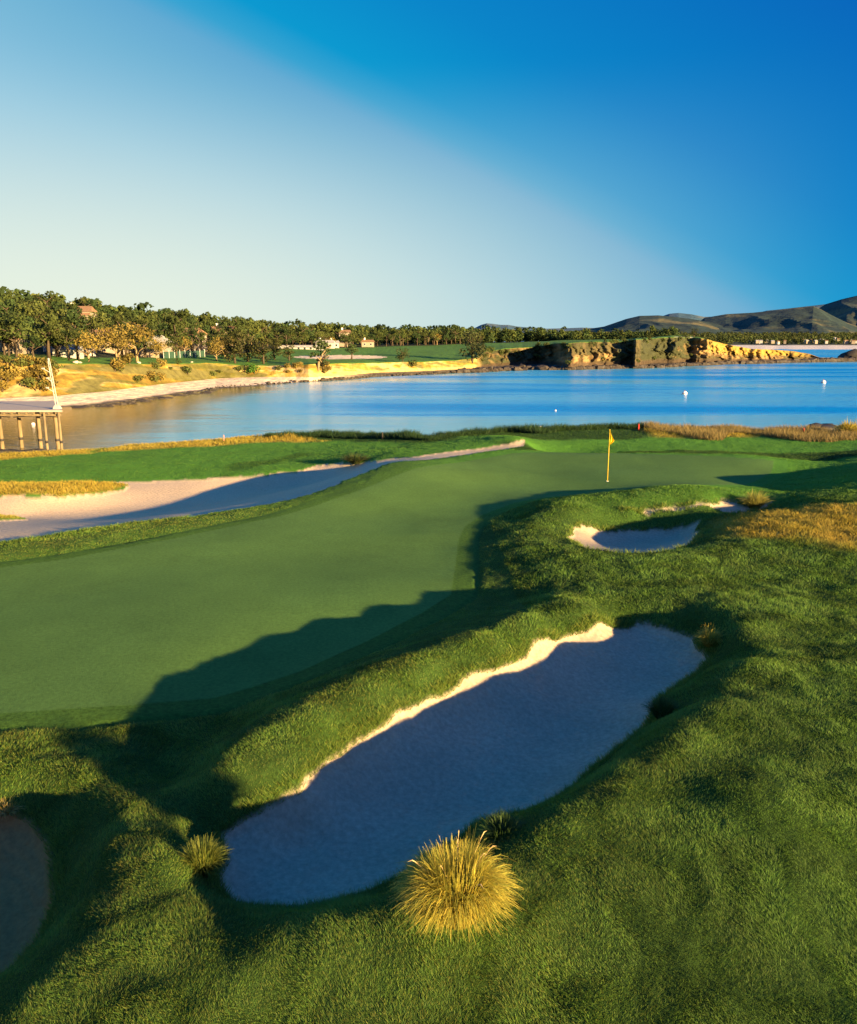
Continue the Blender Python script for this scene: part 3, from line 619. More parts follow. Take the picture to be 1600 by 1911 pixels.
# the rest of the woods as one mass each
def woods(name, pts, n, size, hgt, label, cols):
    Vs, Fs, Cs = [], [], []; off = 0
    lib = [crown_np(1, .75 if i % 2 else .95, n, ('dome', 'pine', 'dome')[i % 3], 700+i, size, cols[i % len(cols)]) for i in range(6)]
    for (x, y, z) in pts:
        V, F, c_ = lib[rs.randrange(6)]; a_ = rs.uniform(0, 6.28); h = hgt*rs.uniform(.5, 1.2)*(1-.38*min(1, max(0, (1500*x/y-60)/240)) if y < 1200 else 1); t = rs.uniform(.7, 1.3)
        ca, sa = math.cos(a_), math.sin(a_)
        Vs.append(np.stack([x+(V[:, 0]*ca-V[:, 1]*sa)*h, y+(V[:, 0]*sa+V[:, 1]*ca)*h, z+V[:, 2]*h], 1)); Fs.append(F+off); Cs.append(c_*t); off += len(V)
    tag(mesh_np(name, np.concatenate(Vs), np.concatenate(Fs), M['leaf'], col=np.concatenate(Cs), smooth=False), label, 'woods', kind='stuff')
pts = [tuple(v) for v in taken[cnt:]]
for _ in range(1900):
    p = rs.uniform(-60, 1260); v = far_pt(p, rs.random()*.5, 4) if p < 905 or rs.random() < .3 else far_pt(p, rs.uniform(.0, 1.0), 3)
    if 905 < p and v.y < far_pt(p, 0, 3).y+10: continue
    pts.append(tuple(v))
woods('wood_canopy', pts, 110, .085, 12.5, 'dense mass of dark trees closing the back of the far wood', [GRN, GR2, GRN, OLV])
# singled-out trees and shrubs of the far shore
def one(key, p, zone, f, s, label, rz=None, **kw): return place(key, far_pt(p, f, zone), s, rs.uniform(0, 6.28) if rz is None else rz, label=label, cat=kw.get('cat', 'tree'), group=kw.get('group'))
one('oak0', 165, 2, .25, .95, 'small golden oak left of the pale-trunked pair on the bluff lawn')
one('oak1', 222, 2, .3, 1.25, 'golden oak with forked pale trunks, left of the pair on bluff lawn')
one('oak2', 255, 2, .3, 1.25, 'golden oak with forked pale trunks, right of the pair on bluff lawn')
one('oak0', 292, 2, .35, .85, 'lower olive-gold oak just right of the golden pair')
one('flat2', 330, 2, .4, .62, 'low spreading umbrella-topped tree before the court fence')
one('oak1', 404, 2, .2, .85, 'pale bare-limbed oak at the right end of the court fence')
one('oak2', 420, 2, .7, .9, 'golden oak behind the big olive cypress clump')
for k, (p, f, s) in enumerate(((438, .1, .95), (462, .25, 1.05), (492, .1, .9), (512, .3, .75), (540, .2, .6), (425, .5, .8))):
    one('bigolive', p, 2, f, s, ['dull olive cypress at the left end of the bluff clump', 'largest olive cypress in the middle of the bluff clump', 'olive cypress at the right of the bluff clump above the green bush', 'smaller olive cypress trailing the clump on its right', 'lowest olive tree between the clump and the leaning cypress', 'olive cypress at the back of the bluff clump'][k], group='olive cypresses in the clump on the bluff')
one('greenbush', 474, 1, .35, .95, 'bright green rounded bush at the foot of the bluff clump', cat='shrub')
one('lean', 592, 1, .55, 1.0, 'leaning cypress with a pale slanting trunk on the bluff face', rz=.3)
one('bigolive', 603, 1, .3, .6, 'dark bush at the foot of the leaning cypress', cat='tree')
one('flat0', 657, 2, .15, .6, 'small flat cypress alone on the fairway edge right of the leaning one')
one('dome', 752, 2, .02, .52, 'small wind-shaped cypress on the edge midway along the pale bluff')
one('bush1', 769, 1, .5, .95, 'dark bush hanging down the pale bluff below the wind-shaped cypress', cat='shrub')
one('dome', 882, 1, .62, 1.3, 'large domed cypress where the pale bluff meets the dark cliff')
one('dome', 1293, 2, .6, .5, 'small round tree alone on top of the headland')
# scrub along the rim and ledges of the sea cliff
for _ in range(46):
    p = rs.uniform(893, 1330); v = far_pt(p, rs.choice((rs.uniform(.75, 1), rs.uniform(.05, 1))), 1)
    place('bush%d' % rs.choice((0, 1)), v, rs.uniform(.45, 1.0), rs.uniform(0, 6.28), label='dark scrubby bush on the rim and ledges of the sea cliff', cat='shrub', group='scrub bushes on the sea cliff')
# brush on the bluff
lab = ['scrubby golden bush clinging to the beach bluff', 'dark olive bush clinging to the beach bluff', 'grey-green bush clinging to the beach bluff']
for _ in range(64):
    u_ = rs.random()
    p = rs.uniform(-30, 105) if u_ < .5 else rs.uniform(185, 310) if u_ < .75 else rs.uniform(310, 620)
    f = rs.uniform(.1, .98); k = rs.choice((2, 2, 2, 0)) if p < 110 else rs.choice((0, 0, 1, 2)) if p < 520 else 2
    v = far_pt(p, f, 1); s = rs.uniform(.7, 1.4)*(.75 if p < 110 else 1.1 if p < 310 else .6)
    L3 = (lab[1], lab[2], lab[0])[k].replace('beach bluff', 'bluff behind the pier' if p < 110 else 'bluff below the golden oaks' if p < 310 else 'low bluff right of the beach')
    place('bush%d' % k, v, s, rs.uniform(0, 6.28), label=L3, cat='shrub', group=L3.replace('bush', 'bushes'))
for _ in range(26):
    p = rs.uniform(-30, 150); v = far_pt(p, rs.uniform(.35, 1), 2); key = rs.choice(('flat2', 'flat1', 'pine1', 'flat0'))
    place(key, v, rs.uniform(.5, .85), rs.uniform(0, 6.28), label='olive tree among the houses at the top of the beach bluff', cat='tree', group='olive trees among the bluff-top houses')

# ------------------------------------------------------------------ houses
M['wallc'] = mat('cream_render', (.30, .25, .19), scale=.8, var=.1); M['wallw'] = mat('white_render', (.42, .41, .38), scale=.8, var=.08)
M['roofr'] = mat('terracotta_tiles', (.26, .15, .08), scale=2, var=.3, bump=.5, bscale=6); M['roofg'] = mat('pale_shingles', (.36, .34, .31), scale=2, var=.2)
M['pane'] = mat('window_glass', (.03, .04, .05), rough=.15, var=.1, spec=.6)
M['white'] = mat('white_paint', (.80, .78, .74), rough=.6, var=.06, scale=4)
def house(p, zone, f, wd, dp, hh, wall, roof, label, rz=0.0, wings=1, chim=1, group=None, small=False, base=None):
    P = base if base is not None else far_pt(p, f, zone)
    r_ = empty('house', P, rz, label=label, cat='house', group=group)
    m = MB(); m.box((0, 0, hh/2-1), (wd, dp, hh+2)); rf = MB()
    def gable(cx, cy, w_, d_, z0, rise, ov=.5):
        x, y = w_/2+ov, d_/2+ov
        rf.add([(cx-x, cy-y, z0), (cx+x, cy-y, z0), (cx+x, cy+y, z0), (cx-x, cy+y, z0), (cx-x*.82, cy, z0+rise), (cx+x*.82, cy, z0+rise)], [(0, 1, 5, 4), (2, 3, 4, 5), (1, 2, 5), (3, 0, 4), (3, 2, 1, 0)])
    gable(0, 0, wd, dp, hh+.01, dp*.28)
    if wings:
        m.box((wd*.32, -dp*.55, hh*.4-1), (wd*.3, dp*.35, hh*.8+2)); gable(wd*.32, -dp*.55, wd*.3, dp*.35, hh*.8+.01, dp*.14, .35)
    m.build('wall', M[wall], r_); rfo = rf.build('roof', M[roof], r_)
    for k in range(chim):
        cm = MB(); cm.box((wd*(-.25+.5*k), .2, hh+dp*.28), (.9, .9, 2.2)); cm.box((wd*(-.25+.5*k), .2, hh+dp*.28+1.2), (1.15, 1.15, .25)); cm.build('chimney', M['white'], rfo)
    if not small:
        n = max(2, int(wd/3.2))
        for k in range(n):
            x = -wd/2+wd*(k+.5)/n
            if wings and abs(x-wd*.32) < wd*.17: continue
            wn = MB(); wn.box((x, -dp/2-.03, hh*.55), (1.3, .10, 1.5)); wo_ = wn.build('window', M['white'], r_)
            pn = MB(); pn.box((x, -dp/2-.10, hh*.55), (1.1, .06, 1.3)); pn.build('pane', M['pane'], wo_)
    return r_
house(5, 2, .9, 13, 8, 4.0, 'wallc', 'roofr', 'cream house with terracotta roof at the far left edge of the bluff', .15)
house(131, 3, .10, 13, 8, 3.6, 'wallw', 'roofg', 'large pale-roofed white house among trees behind the pier mast', -.1, 1, 2)
house(128, 2, .8, 7, 5, 2.4, 'wallw', 'roofg', 'low white annex in front of the large pale-roofed house', .1, 0, 0)
house(240, 3, .15, 30, 10, 4.2, 'wallc', 'roofg', 'long cream house with several chimneys behind the golden oaks', 0.05, 1, 2)
house(205, 3, .22, 14, 9, 5.5, 'wallc', 'roofr', 'tan house left of the long chimneyed one', 0.2, 0, 1)
house(345, 3, .35, 18, 10, 6.5, 'wallc', 'roofr', 'tan house half hidden in trees above the court fence', -.2)
house(156, 3, .62, 12, 9, 8.5, 'wallc', 'roofr', 'small cream house highest on the wooded hill', .1)
house(425, 3, .55, 18, 10, 7.5, 'wallc', 'roofr', 'tan house with terracotta roof in the wood above the olive clump', .1)
house(607, 2, 1.0, 11, 6, 3.0, 'wallw', 'roofg', 'white house at the back of the far fairway, left of two', 0, 0)
house(624, 2, 1.0, 6, 5, 3.0, 'wallw', 'roofg', 'small white house at the back of the far fairway, right of two', .1, 0)
house(687, 2, 1.0, 8, 5, 3.2, 'wallc', 'roofr', 'tan house beside the wood where the far fairway ends', .1, 0)
house(565, 2, .93, 26, 4, 1.0, 'wallw', 'roofg', 'long low white building along the edge of the fairway', .0, 0, 0)
house(645, 3, .5, 7, 6, 8.6, 'wallc', 'roofr', 'tan house poking out of the treetops above the fairway', .0, 0)
# court fence
a_ = far_pt(305, .75, 2); b_ = far_pt(382, .75, 2); mid = (a_+b_)/2; ang = math.atan2(b_.y-a_.y, b_.x-a_.x); ln = (b_-a_).length
fr = empty('court_fence', mid, ang, label='long dark green court fence with pale posts on the bluff lawn', cat='fence')
m = MB(); m.box((0, 0, 1.2), (ln, .08, 2.4)); m.build('mesh_panel', mat('dark_green_netting', (.03, .07, .05)), fr)
for k in range(9): m = MB(); m.box((-ln/2+ln*k/8, -.12, 1.35), (.10, .10, 2.9)); m.box((-ln/2+ln*k/8, -.12, 2.84), (.3, .2, .08)); m.build('post', M['white'], fr)
# pale boulders on the bluff lawn
for k, (p, s) in enumerate(((141, .65), (148, .45), (258, .55), (299, .45), (357, .4))):
    m = MB(); m.blob((0, 0, .3*s), s, (1.3, 1, .6), .3, k); o = m.build('boulder', mat('pale_stone', (.55, .45, .33)) if k == 0 else bpy.data.materials['pale_stone'], smooth=True)
    o.location = far_pt(p, .08, 2); tag(o, ['larger pale boulder at the left end of the bluff lawn', 'small pale boulder right beside the larger one', 'pale boulder on the lawn edge below the golden oaks', 'small pale stone right of the golden oaks', 'small pale stone below the court fence'][k], 'boulder')
# dark rocks strewn along the waterline
V = []; F = []; mb = MB(); r2 = random.Random(9)
for k in range(900):
    p = 380+(1780-380)*r2.random(); v = far_pt(p, r2.uniform(-.1, .55), 0); s = r2.uniform(.3, .9)*(1+1.4*(p > 860))*(1.4 if p > 1480 else 1)*(.35 if p < 480 else .6 if p < 600 else 1)
    mb.blob((v.x, v.y-r2.uniform(0, 2), SEA+.05*s+r2.uniform(0, .5)), s, (1.4, 1, .8), .35, k, 6, 4)
for k in range(60):
    p = 395-270*(k/60)**1.3; v = far_pt(p, r2.uniform(-.5, -.0), 0); mb.blob((v.x, v.y, SEA-.02), r2.uniform(.3, .9), (2.2, 1, .35), .3, k, 6, 4)
tag(mb.build('shore_rubble', mat('wet_dark_rock', (.055, .045, .035), rough=.6, scale=1.0, var=.5), smooth=False), 'dark wet rocks strewn all along the far waterline', 'rocks', kind='stuff')

# ------------------------------------------------------------------ far bay: beach, wooded village, hills
def strip(name, cols, rowsf, mtl, colf, kind='structure'):
    pxs = np.array(cols, float); Us = np.array([far_z_u(p) for p in pxs])
    Dm, Zm = rowsf(pxs)
    Xm = Us[None, :]*Dm
    cc = colf(Xm, Dm, Zm, np.repeat(pxs[None, :], Dm.shape[0], 0))
    o = mesh_np(name, np.stack([Xm, Dm, Zm], -1).reshape(-1, 3), grid_faces(Dm.shape[0], len(pxs)), mtl, col=cc.reshape(-1, 3)); return tag(o, kind=kind)
def bay_rows(p):
    key = [(1050, 0), (1150, 1320, 1330, 8), (1120, SEA)]
    n = 60; t = np.linspace(0, 1, n)[:, None]
    d = 1130+t*2200+0*p[None, :]+(fbm(p[None, :]*.02, t*0, 2, 5)-.5)*120*(1-t)
    z = np.interp(d-((fbm(p[None, :]*.02, t*0, 2, 5)-.5)*120*(1-t)), [1130, 1190, 1480, 1600, 2300, 3330], [SEA-1, SEA+.3, SEA+3.0, -4, 9, 18])
    return d, z+np.where(d > 1600, (fbm(d*.004+p*.02, p*.03, 3, 6)-.5)*6, 0)
def bay_col(X, D_, Z_, P):
    sand_ = A([.72, .62, .50]); g_ = A([.05, .06, .025]); t = sstep(1470, 1520, D_)[..., None]
    return sand_*(1-t)+g_*(.6+.8*fbm(X*.02, D_*.02, 3, 8)[..., None])*t
strip('bay_terrain', np.linspace(1040, 2100, 260), bay_rows, M['far'], bay_col)
def bay_z(d): return float(np.interp(d, [1130, 1190, 1480, 1600, 2300, 3330], [SEA-1, SEA+.3, SEA+3.0, -4, 9, 18]))
pts = []
for _ in range(2600):
    p = rs.uniform(1040, 1900); d = 1560+rs.random()**1.2*1500; pts.append((far_z_u(p)*d, d, bay_z(d)-1))
woods('bay_woods', pts, 46, .13, 14, 'dark wood covering the low land behind the far right beach', [GRN, (.04, .055, .02), GR2])
vill = [(1411,.15),(1418,.1),(1428,.2),(1440,.12),(1450,.05),(1463,.1),(1498,.3),(1503,.12),(1512,.22),(1520,.1),(1531,.25),(1540,.12),(1555,.42),(1562,.35),(1576,.1),(1585,.2),(1590,.08),(1597,.15)]
for k, (p, f) in enumerate(vill):
    d = 1500+f*420; B = Vector((far_z_u(p)*d, d, bay_z(d)+2.5+f*9))
    house(0, 0, 0, rs.uniform(4, 7), 6, rs.uniform(2.4, 3.8), rs.choice(('wallw', 'wallc', 'wallc')), rs.choice(('roofg', 'roofr')), 'tiny pale house in the trees behind the far beach on the right', rs.uniform(-.4, .4), 0, 0, 'tiny houses behind the far beach', True, B)
def ridge(name, pts, Dr, thick, colf, gully=.12, seed=0, z0=-4):
    P = np.array(pts, float)
    def rf(p):
        yy = np.interp(p, P[:, 0], P[:, 1]); top = np.array([ZC-sl(v)*Dr for v in yy]); n = 60
        t = np.linspace(0, 1, n)[:, None]; hgt = np.clip(top-z0, 2, None)[None, :]
        xw_ = np.array([far_z_u(q) for q in p])[None, :]*Dr
        prof = np.where(t < .7, sstep(0, 1, np.clip(t/.7, 0, 1)), 1-sstep(0, 1, (t-.7)/.3)*.8)
        prof = np.where(t < .7, (t/.7)**1.15, prof)
        d = Dr+(t-.7)*thick+0*p[None, :]
        g = (np.abs(fbm(xw_*.0022/(Dr/4500)+t*.8, t*2.2, 4, seed+90)-.5)*2-.25)*gully*(1-np.abs(t-.35)/.36).clip(0, 1)
        return d, z0+hgt*np.clip(prof-g, 0, 1.02)+hgt*(fbm(xw_*.008, t*14, 4, seed+94)-.5)*.09*(1-np.abs(t-.35)/.36).clip(0, 1)
    return strip(name, np.linspace(P[0, 0], P[-1, 0], 420), rf, M['hill'], colf)
M['hill'] = mat('hill_scrub', attr=True, var=.3, scale=.02, bump=.6, bscale=.03, bdist=12)
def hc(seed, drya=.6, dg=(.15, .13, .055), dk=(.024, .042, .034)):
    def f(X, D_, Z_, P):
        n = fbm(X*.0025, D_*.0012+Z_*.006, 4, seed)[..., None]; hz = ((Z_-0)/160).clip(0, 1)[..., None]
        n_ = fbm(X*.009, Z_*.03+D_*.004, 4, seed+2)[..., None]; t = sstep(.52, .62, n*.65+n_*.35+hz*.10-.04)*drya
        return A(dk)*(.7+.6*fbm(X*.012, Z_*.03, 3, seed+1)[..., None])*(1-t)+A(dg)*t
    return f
ridge('hills', [(1285,612),(1310,593),(1350,586),(1400,583),(1440,579),(1480,574),(1510,571),(1522,576),(1545,588),(1575,602),(1620,618)], 4600, 2400, hc(3, .75), .5, 3)
ridge('hills', [(1060,619),(1100,613),(1125,609),(1145,602),(1165,595),(1190,589),(1225,588),(1255,591),(1300,597),(1340,606),(1380,616)], 4100, 1800, hc(14, .9), .5, 13)
ridge('hills', [(1470,612),(1500,590),(1530,568),(1560,558),(1600,548),(1660,538),(1760,515),(1900,490),(2100,470)], 6200, 3000, hc(24, .5), .45, 23)
ridge('mountains', [(1200,600),(1225,592),(1245,585),(1262,583.5),(1285,586),(1310,591),(1345,590),(1370,587),(1405,584),(1425,579),(1465,575),(1500,571),(1540,566),(1580,562),(1640,570)], 10500, 3500, hc(34, .5, (.16, .17, .14), (.05, .10, .13)), .3, 33)  # bluish base colour paints distance haze on this range
ridge('mountains', [(870,620),(885,612),(897,606),(908,603),(920,604),(934,606),(948,606),(965,609),(990,611),(1020,613),(1060,612),(1085,611),(1110,612),(1140,618)], 13000, 3500, hc(44, .5, (.18, .20, .18), (.06, .12, .16)), .3, 43)  # haze of the farthest range put into its paler blue colour
#@@PROPS
# ------------------------------------------------------------------ flagstick, stakes, buoys, pier
def gz(x, y): return float(ground_z(np.array([float(x)]), np.array([float(y)]))[0])
def on_ground(px, py, z=0.0):
    for _ in range(12):
        p = at_z(px, py, z); z = .5*z+.5*gz(p[0], p[1])
    p = at_z(px, py, z); return Vector((p[0], p[1], gz(p[0], p[1])))
M['yellow'] = mat('yellow_nylon', (.80, .60, .02), rough=.7, var=.08, trans=.25); M['ypole'] = mat('yellow_fibreglass', (.72, .50, .04), rough=.4, var=.05)
M['red'] = mat('red_paint', (.50, .05, .03), rough=.5, var=.1); M['black'] = mat('dark_hole', (.01, .01, .01))
fb = on_ground(1134, 898, .1)
fl = empty('flagstick', fb, label='yellow flagstick with a limp yellow flag standing in the green', cat='flagstick')
m = MB(); m.tube([(0, 0, -.1), (0, 0, .9), (0, 0, 2.12)], [.017, .014, .010], 10); m.build('pole', M['ypole'], fl, True)
m = MB(); m.blob((0, 0, 2.13), .018, (1, 1, 1), 0, 0, 8, 6); m.build('finial', M['ypole'], fl, True)
V = []; nu, nv = 14, 18
for j in range(nv+1):
    t = j/nv; z = 2.10-.60*t
    wd = (.03+.155*min(t/.62, 1)**1.2)*(1 if t < .62 else max(.02, 1-(t-.62)/.38)**.8)
    for i in range(nu+1):
        u = i/nu; V.append((.012+wd*u, .035*math.sin(u*9+t*2.5)*(.4+u)+.012*math.sin(t*14), z-.10*u*(1-t)))
me = mesh_np('flag', V, grid_faces(nv+1, nu+1), M['yellow'], fl)
sm = me.modifiers.new('thick', 'SOLIDIFY'); sm.thickness = .004
m = MB(); n = 16
ring = [(math.cos(k*6.283/n), math.sin(k*6.283/n)) for k in range(n)]
m.add([(x*.054, y*.054, .012) for x, y in ring]+[(x*.054, y*.054, -.12) for x, y in ring]+[(0, 0, -.12)], [(k, (k+1) % n, n+(k+1) % n, n+k) for k in range(n)]+[(n+k, n+(k+1) % n, 2*n) for k in range(n)])
m.build('cup', M['white'], fl, True)
def stake(px, py, h, mt, label, name='marker_stake'):
    p = on_ground(px, py, .0); m = MB(); m.tube([(0, 0, -.1), (0, 0, h)], .045, 8); m.tube([(0, 0, h), (0, 0, h+.03), (0, 0, h+.07)], [.045, .035, .01], 8)
    o = m.build(name, mt, None, True); o.location = p; tag(o, label, 'stake', 'marker stakes along the shore edge')
stake(1192, 803, .38, M['red'], 'red marker stake at the left end of the dry shore grass')
stake(1500, 810, .34, M['red'], 'short red marker stake in the dry grass near the dark sea rock')
stake(418, 824, .40, mat('faded_red_paint', (.6, .25, .2)), 'faded pinkish marker stake on the golden strip of the left lawn')
stake(714, 820, .42, mat('dark_post_wood', (.06, .05, .04)), 'thin dark post on the hedge-like bank at the water edge')
M['buoy'] = mat('weathered_white_plastic', (.85, .80, .76), rough=.4, var=.08)
def buoy(px, py, s, label):
    p = at_z(px, py, SEA); r_ = empty('buoy', p, label=label, cat='buoy', group='white mooring buoys in the bay')
    m = MB(); m.blob((0, 0, .25*s), .62*s, (1, 1, .85), 0, 0, 14, 10); m.build('float', M['buoy'], r_, True)
    m = MB(); m.tube([(0, 0, .7*s), (0, 0, .98*s)], .07*s, 8); m.tube([(0, 0, .22*s), (0, 0, .30*s)], .66*s, 14); m.build('collar', M['red'], r_, True)
buoy(1278, 736, 1.15, 'larger white mooring buoy out in the deep blue right half of the bay')
buoy(1537, 715, 1.3, 'white mooring buoy farthest out, toward the rocks of the point')
buoy(1037, 767, .36, 'small white buoy left of and beyond the flag')
buoy(1009, 797, .3, 'tiny white buoy close in, left of the flag')
buoy(62, 793, .55, 'white buoy floating between the pier pilings')
M['rock'] = mat('dark_sea_rock', (.045, .04, .035), rough=.6, var=.4, scale=2, bump=.6, bscale=4, bdist=.1)
def sea_rock(px, py, s, sq, label, z=SEA, n=3):
    p = at_z(px, py, z); m = MB()
    for k in range(n): m.blob(((k-(n-1)/2)*s*1.1, .3*(k % 2)*s, 0), s*(1-.15*k), sq, .4, k+int(px), 12, 8)
    o = m.build('sea_rock', M['rock'], None, True); o.location = p; tag(o, label, 'rock')
sea_rock(1560, 803, 1.9, (1.5, 1, .55), 'low black rock breaking the water beyond the dry shore grass')
sea_rock(1602, 672, 6, (1.8, 1, .9), 'tallest dark rock at the seaward end of the point', SEA, 2)
sea_rock(10, 850, 1.6, (2.0, 1, .5), 'dark wave-washed rock at the water edge under the pier', SEA, 4)
sea_rock(70, 843, .8, (3.0, 1, .35), 'flat dark rock awash by the right pilings', SEA, 3)
# pier
M['mast'] = mat('weathered_white_steel', (.42, .38, .34), rough=.7, var=.15)
M['deck'] = mat('white_concrete', (.42, .35, .28), rough=.8, var=.1, scale=1.5); M['pile'] = mat('barnacled_timber', (.20, .15, .08), rough=.8, var=.35, scale=2, stretch=(1, 1, .3))
pr = empty('pier', (-60, 112, SEA), label='long white-decked pier on tall timber pilings at the left edge', cat='pier')
DZ = 5.55
e_ = at_y(116, 762, 108); ex = e_[0]+60
bk = at_y(106, 750, 124)[0]+60; m = MB(); dk = [(-45, -4), (ex, -4), (bk, 12), (-45, 12)]
m.add([(x, y, z) for z in (DZ-.24, DZ) for x, y in dk], [(3, 2, 1, 0), (4, 5, 6, 7), (0, 1, 5, 4), (1, 2, 6, 5), (2, 3, 7, 6), (3, 0, 4, 7)]); m.build('deck', M['deck'], pr)
m = MB()
for k in range(-40, 14): 
    if k*1.0 < ex-.3: m.box((k*1.0, -3.75, DZ-.42), (.16, .2, .24))
m.build('deck_bearers', M['pile'], pr)
m = MB(); m.box(((ex-45)/2, -3.5, DZ-.68), (ex+44, .3, .28)); m.box(((ex-50)/2, 6.5, DZ-.5), (ex+34, .3, .38)); m.build('cross_beam', M['pile'], pr)
for k, (p, b, yy) in enumerate(((2, 838, 0), (38, 835, 0), (74, 838, 0), (86, 842, .0), (106, 838, 0), (113, 842, 0), (-40, 838, 0), (-80, 838, 0))):
    q = at_z(p+3, b, SEA); x = q[0]+60; y = q[1]-112
    q2 = at_y(p-2, 768, q[1]); x2 = q2[0]+60; r_ = .26 if k in (1, 2, 4, 0) else .17
    m = MB(); m.tube([(x, y, -5), (x, y, 0), (x, y, 2.6), (x, y, DZ-.3)], [r_*1.05, r_*1.05, r_, r_*.95], 10); pl = m.build('piling', M['pile'], pr, True)
    m = MB(); m.tube([(x, y, 1.1), (x, y, 1.45)], r_*1.18, 10); m.build('piling_band', M['rock'], pl, True)
for k in range(4):
    x = ex-9-9*k; m = MB(); m.tube([(x, 7.5, -5), (x, 7.5, DZ-.3)], .28, 8); m.build('piling', M['pile'], pr, True)
for k in range(5):
    x = ex-4-6.5*k; m = MB(); m.tube([(x-3, -3.3, DZ-1.0), (x+3, -3.3, DZ-.55)], .09, 6); m.tube([(x-3, -3.2, DZ-.55), (x+3, -3.2, DZ-1.0)], .07, 6); m.build('brace', M['rock'], pr)
ms = at_y(107, 760, 110); mt_ = at_y(91, 673, 110)
mr_ = empty('mast', (ms[0], 110, SEA+DZ), label='leaning white lattice hoist mast on the end of the pier', cat='mast')
dx = mt_[0]-ms[0]; hz_ = mt_[2]-ms[2]+.2
m = MB(); m.box((0, 0, .25), (.9, .9, .5), 0, .6)
m.tube([(-.16, 0, 0), (dx-.12, 0, hz_)], [.075, .05], 8); m.tube([(.16, 0, 0), (dx+.12, 0, hz_)], [.075, .05], 8)
for k in range(9):
    t0, t1 = k/9, (k+1)/9; sgn = 1 if k % 2 else -1
    m.tube([(dx*t0-sgn*(.16-.09*t0), 0, hz_*t0), (dx*t1+sgn*(.16-.09*t1), 0, hz_*t1)], .035, 6)
m.tube([(dx, 0, hz_), (dx-.02, 0, hz_+.35)], [.13, .13], 8); m.build('frame', M['mast'], mr_)
for t0, ln in ((.75, .9), (.35, .8), (.55, .5)):
    m = MB(); m.tube([(dx*t0, 0, hz_*t0), (dx*t0-ln, -.2, hz_*t0+.55)], .05, 6); m.box((dx*t0-ln, -.2, hz_*t0+.62), (.35, .22, .18)); m.build('lamp_arm', M['mast'], mr_)

# ------------------------------------------------------------------ grass
def blades(name, P, H, Wd, lean, colr, tip, seg=1, label=None, parent=None, curl=0.0, **kw):
    """P (n,3) roots, H heights, Wd widths, lean (n,2) horizontal tip offset, colr (n,3) root colour, tip (n,3)"""
    n = len(P); an = kw.pop('ang', rng.random(n)*6.283); side = np.stack([np.cos(an), np.sin(an), np.zeros(n)], 1)*(Wd/2)[:, None]
    if seg == 1:
        tipp = P+np.concatenate([lean, H[:, None]], 1)
        V = np.stack([P-side, P+side, tipp], 1).reshape(-1, 3); F = np.arange(3*n).reshape(n, 3); c = np.stack([colr, colr, tip], 1).reshape(-1, 3)
    else:
        Vs = []; Cs = []
        for k in range(seg+1):
            t = k/seg; ctr = P+np.concatenate([lean*(t**1.5), (H*(t-curl*t**2.6))[:, None]], 1)*1.0
            w_ = 1-t*.92; Vs += [ctr-side*w_, ctr+side*w_]; cc = colr*(1-t)+tip*t; Cs += [cc, cc]
        V = np.stack(Vs, 1); nvp = V.shape[1]; V = V.reshape(-1, 3); c = np.stack(Cs, 1).reshape(-1, 3)
        b = (np.arange(n)*nvp)[:, None, None]; q = np.array([[2*k, 2*k+1, 2*k+3, 2*k+2] for k in range(seg)])[None]
        F = (b+q).reshape(-1, 4)
    o = mesh_np(name, V, F, M['blade'], parent, c, smooth=False)
    if label: tag(o, label, **kw)
    return o
def blade_mat():
    m = bpy.data.materials.new('grass_blade'); m.use_nodes = True; N, L = node_tree(m.node_tree)
    vc = N('ShaderNodeVertexColor', layer_name='Col')
    p = N('ShaderNodeBsdfPrincipled', i_Roughness=.6); p.inputs['Specular IOR Level'].default_value = .25; L(vc.outputs[0], p.inputs['Base Color'])
    tr = N('ShaderNodeBsdfTranslucent'); L(vc.outputs[0], tr.inputs['Color'])
    ms = N('ShaderNodeMixShader', i_Fac=.35); L(p.outputs[0], ms.inputs[1]); L(tr.outputs[0], ms.inputs[2])
    out = N('ShaderNodeOutputMaterial'); L(ms.outputs[0], out.inputs[0]); return m
M['blade'] = blade_mat()
K = 560000
def sample(n, y0, y1):
    y = y0*(y1/y0)**rng.random(n); x = (rng.random(n)*2-1)*(.60*y+1.9)
    return x, y
x, y = sample(int(1.2*K*math.log(58/4.2))+200000, 4.2, 58)
s_, g_ = zones(x, y)
ye_ = np.interp(x, edge_x, edge_y)
leftf = (y > 13) & (x < 2) & (g_ < 2.6)
keep = (s_ > .01) & (g_ > .62) & (y < ye_+.5)
x, y, s_, g_, leftf = x[keep], y[keep], s_[keep], g_[keep], leftf[keep]
z = ground_z(x, y, zn=(s_, g_))
dm = drymask(x, y); n = len(x)
near3 = np.minimum(poly_sd(BW['B3'], x, y), poly_sd(BW['B2'], x, y)).clip(0, 1.5)/1.5
sc = np.clip(y/8, .8, 4.5)
clump = fbm(x*3.0, y*3.0, 3, 101); tone = fbm(x*.8, y*.8, 3, 103)
lawnz = sstep(25, 31, y)*(1-dm)
hh = .031*sc**.6*(.45+1.1*clump)*(.6+.8*rng.random(n))*(1-.72*lawnz)*np.where(leftf, .40, 1)*(1+.9*dm)*(.5+.5*near3)
ww = .0062*sc*(.7+.6*rng.random(n))
la = fbm(x*1.3, y*1.3, 2, 105)*12; lr = hh*(.5+1.1*rng.random(n))
ra = rng.random(n)*6.283
lean = np.stack([np.cos(la)*lr*.6+np.cos(ra)*lr*.6, np.sin(la)*lr*.6+np.sin(ra)*lr*.6], 1)
base = np.array([.086, .168, .024]); yel = np.array([.55, .45, .08]); dryc = np.array([.62, .42, .06]); lw = np.array([.07, .19, .022])
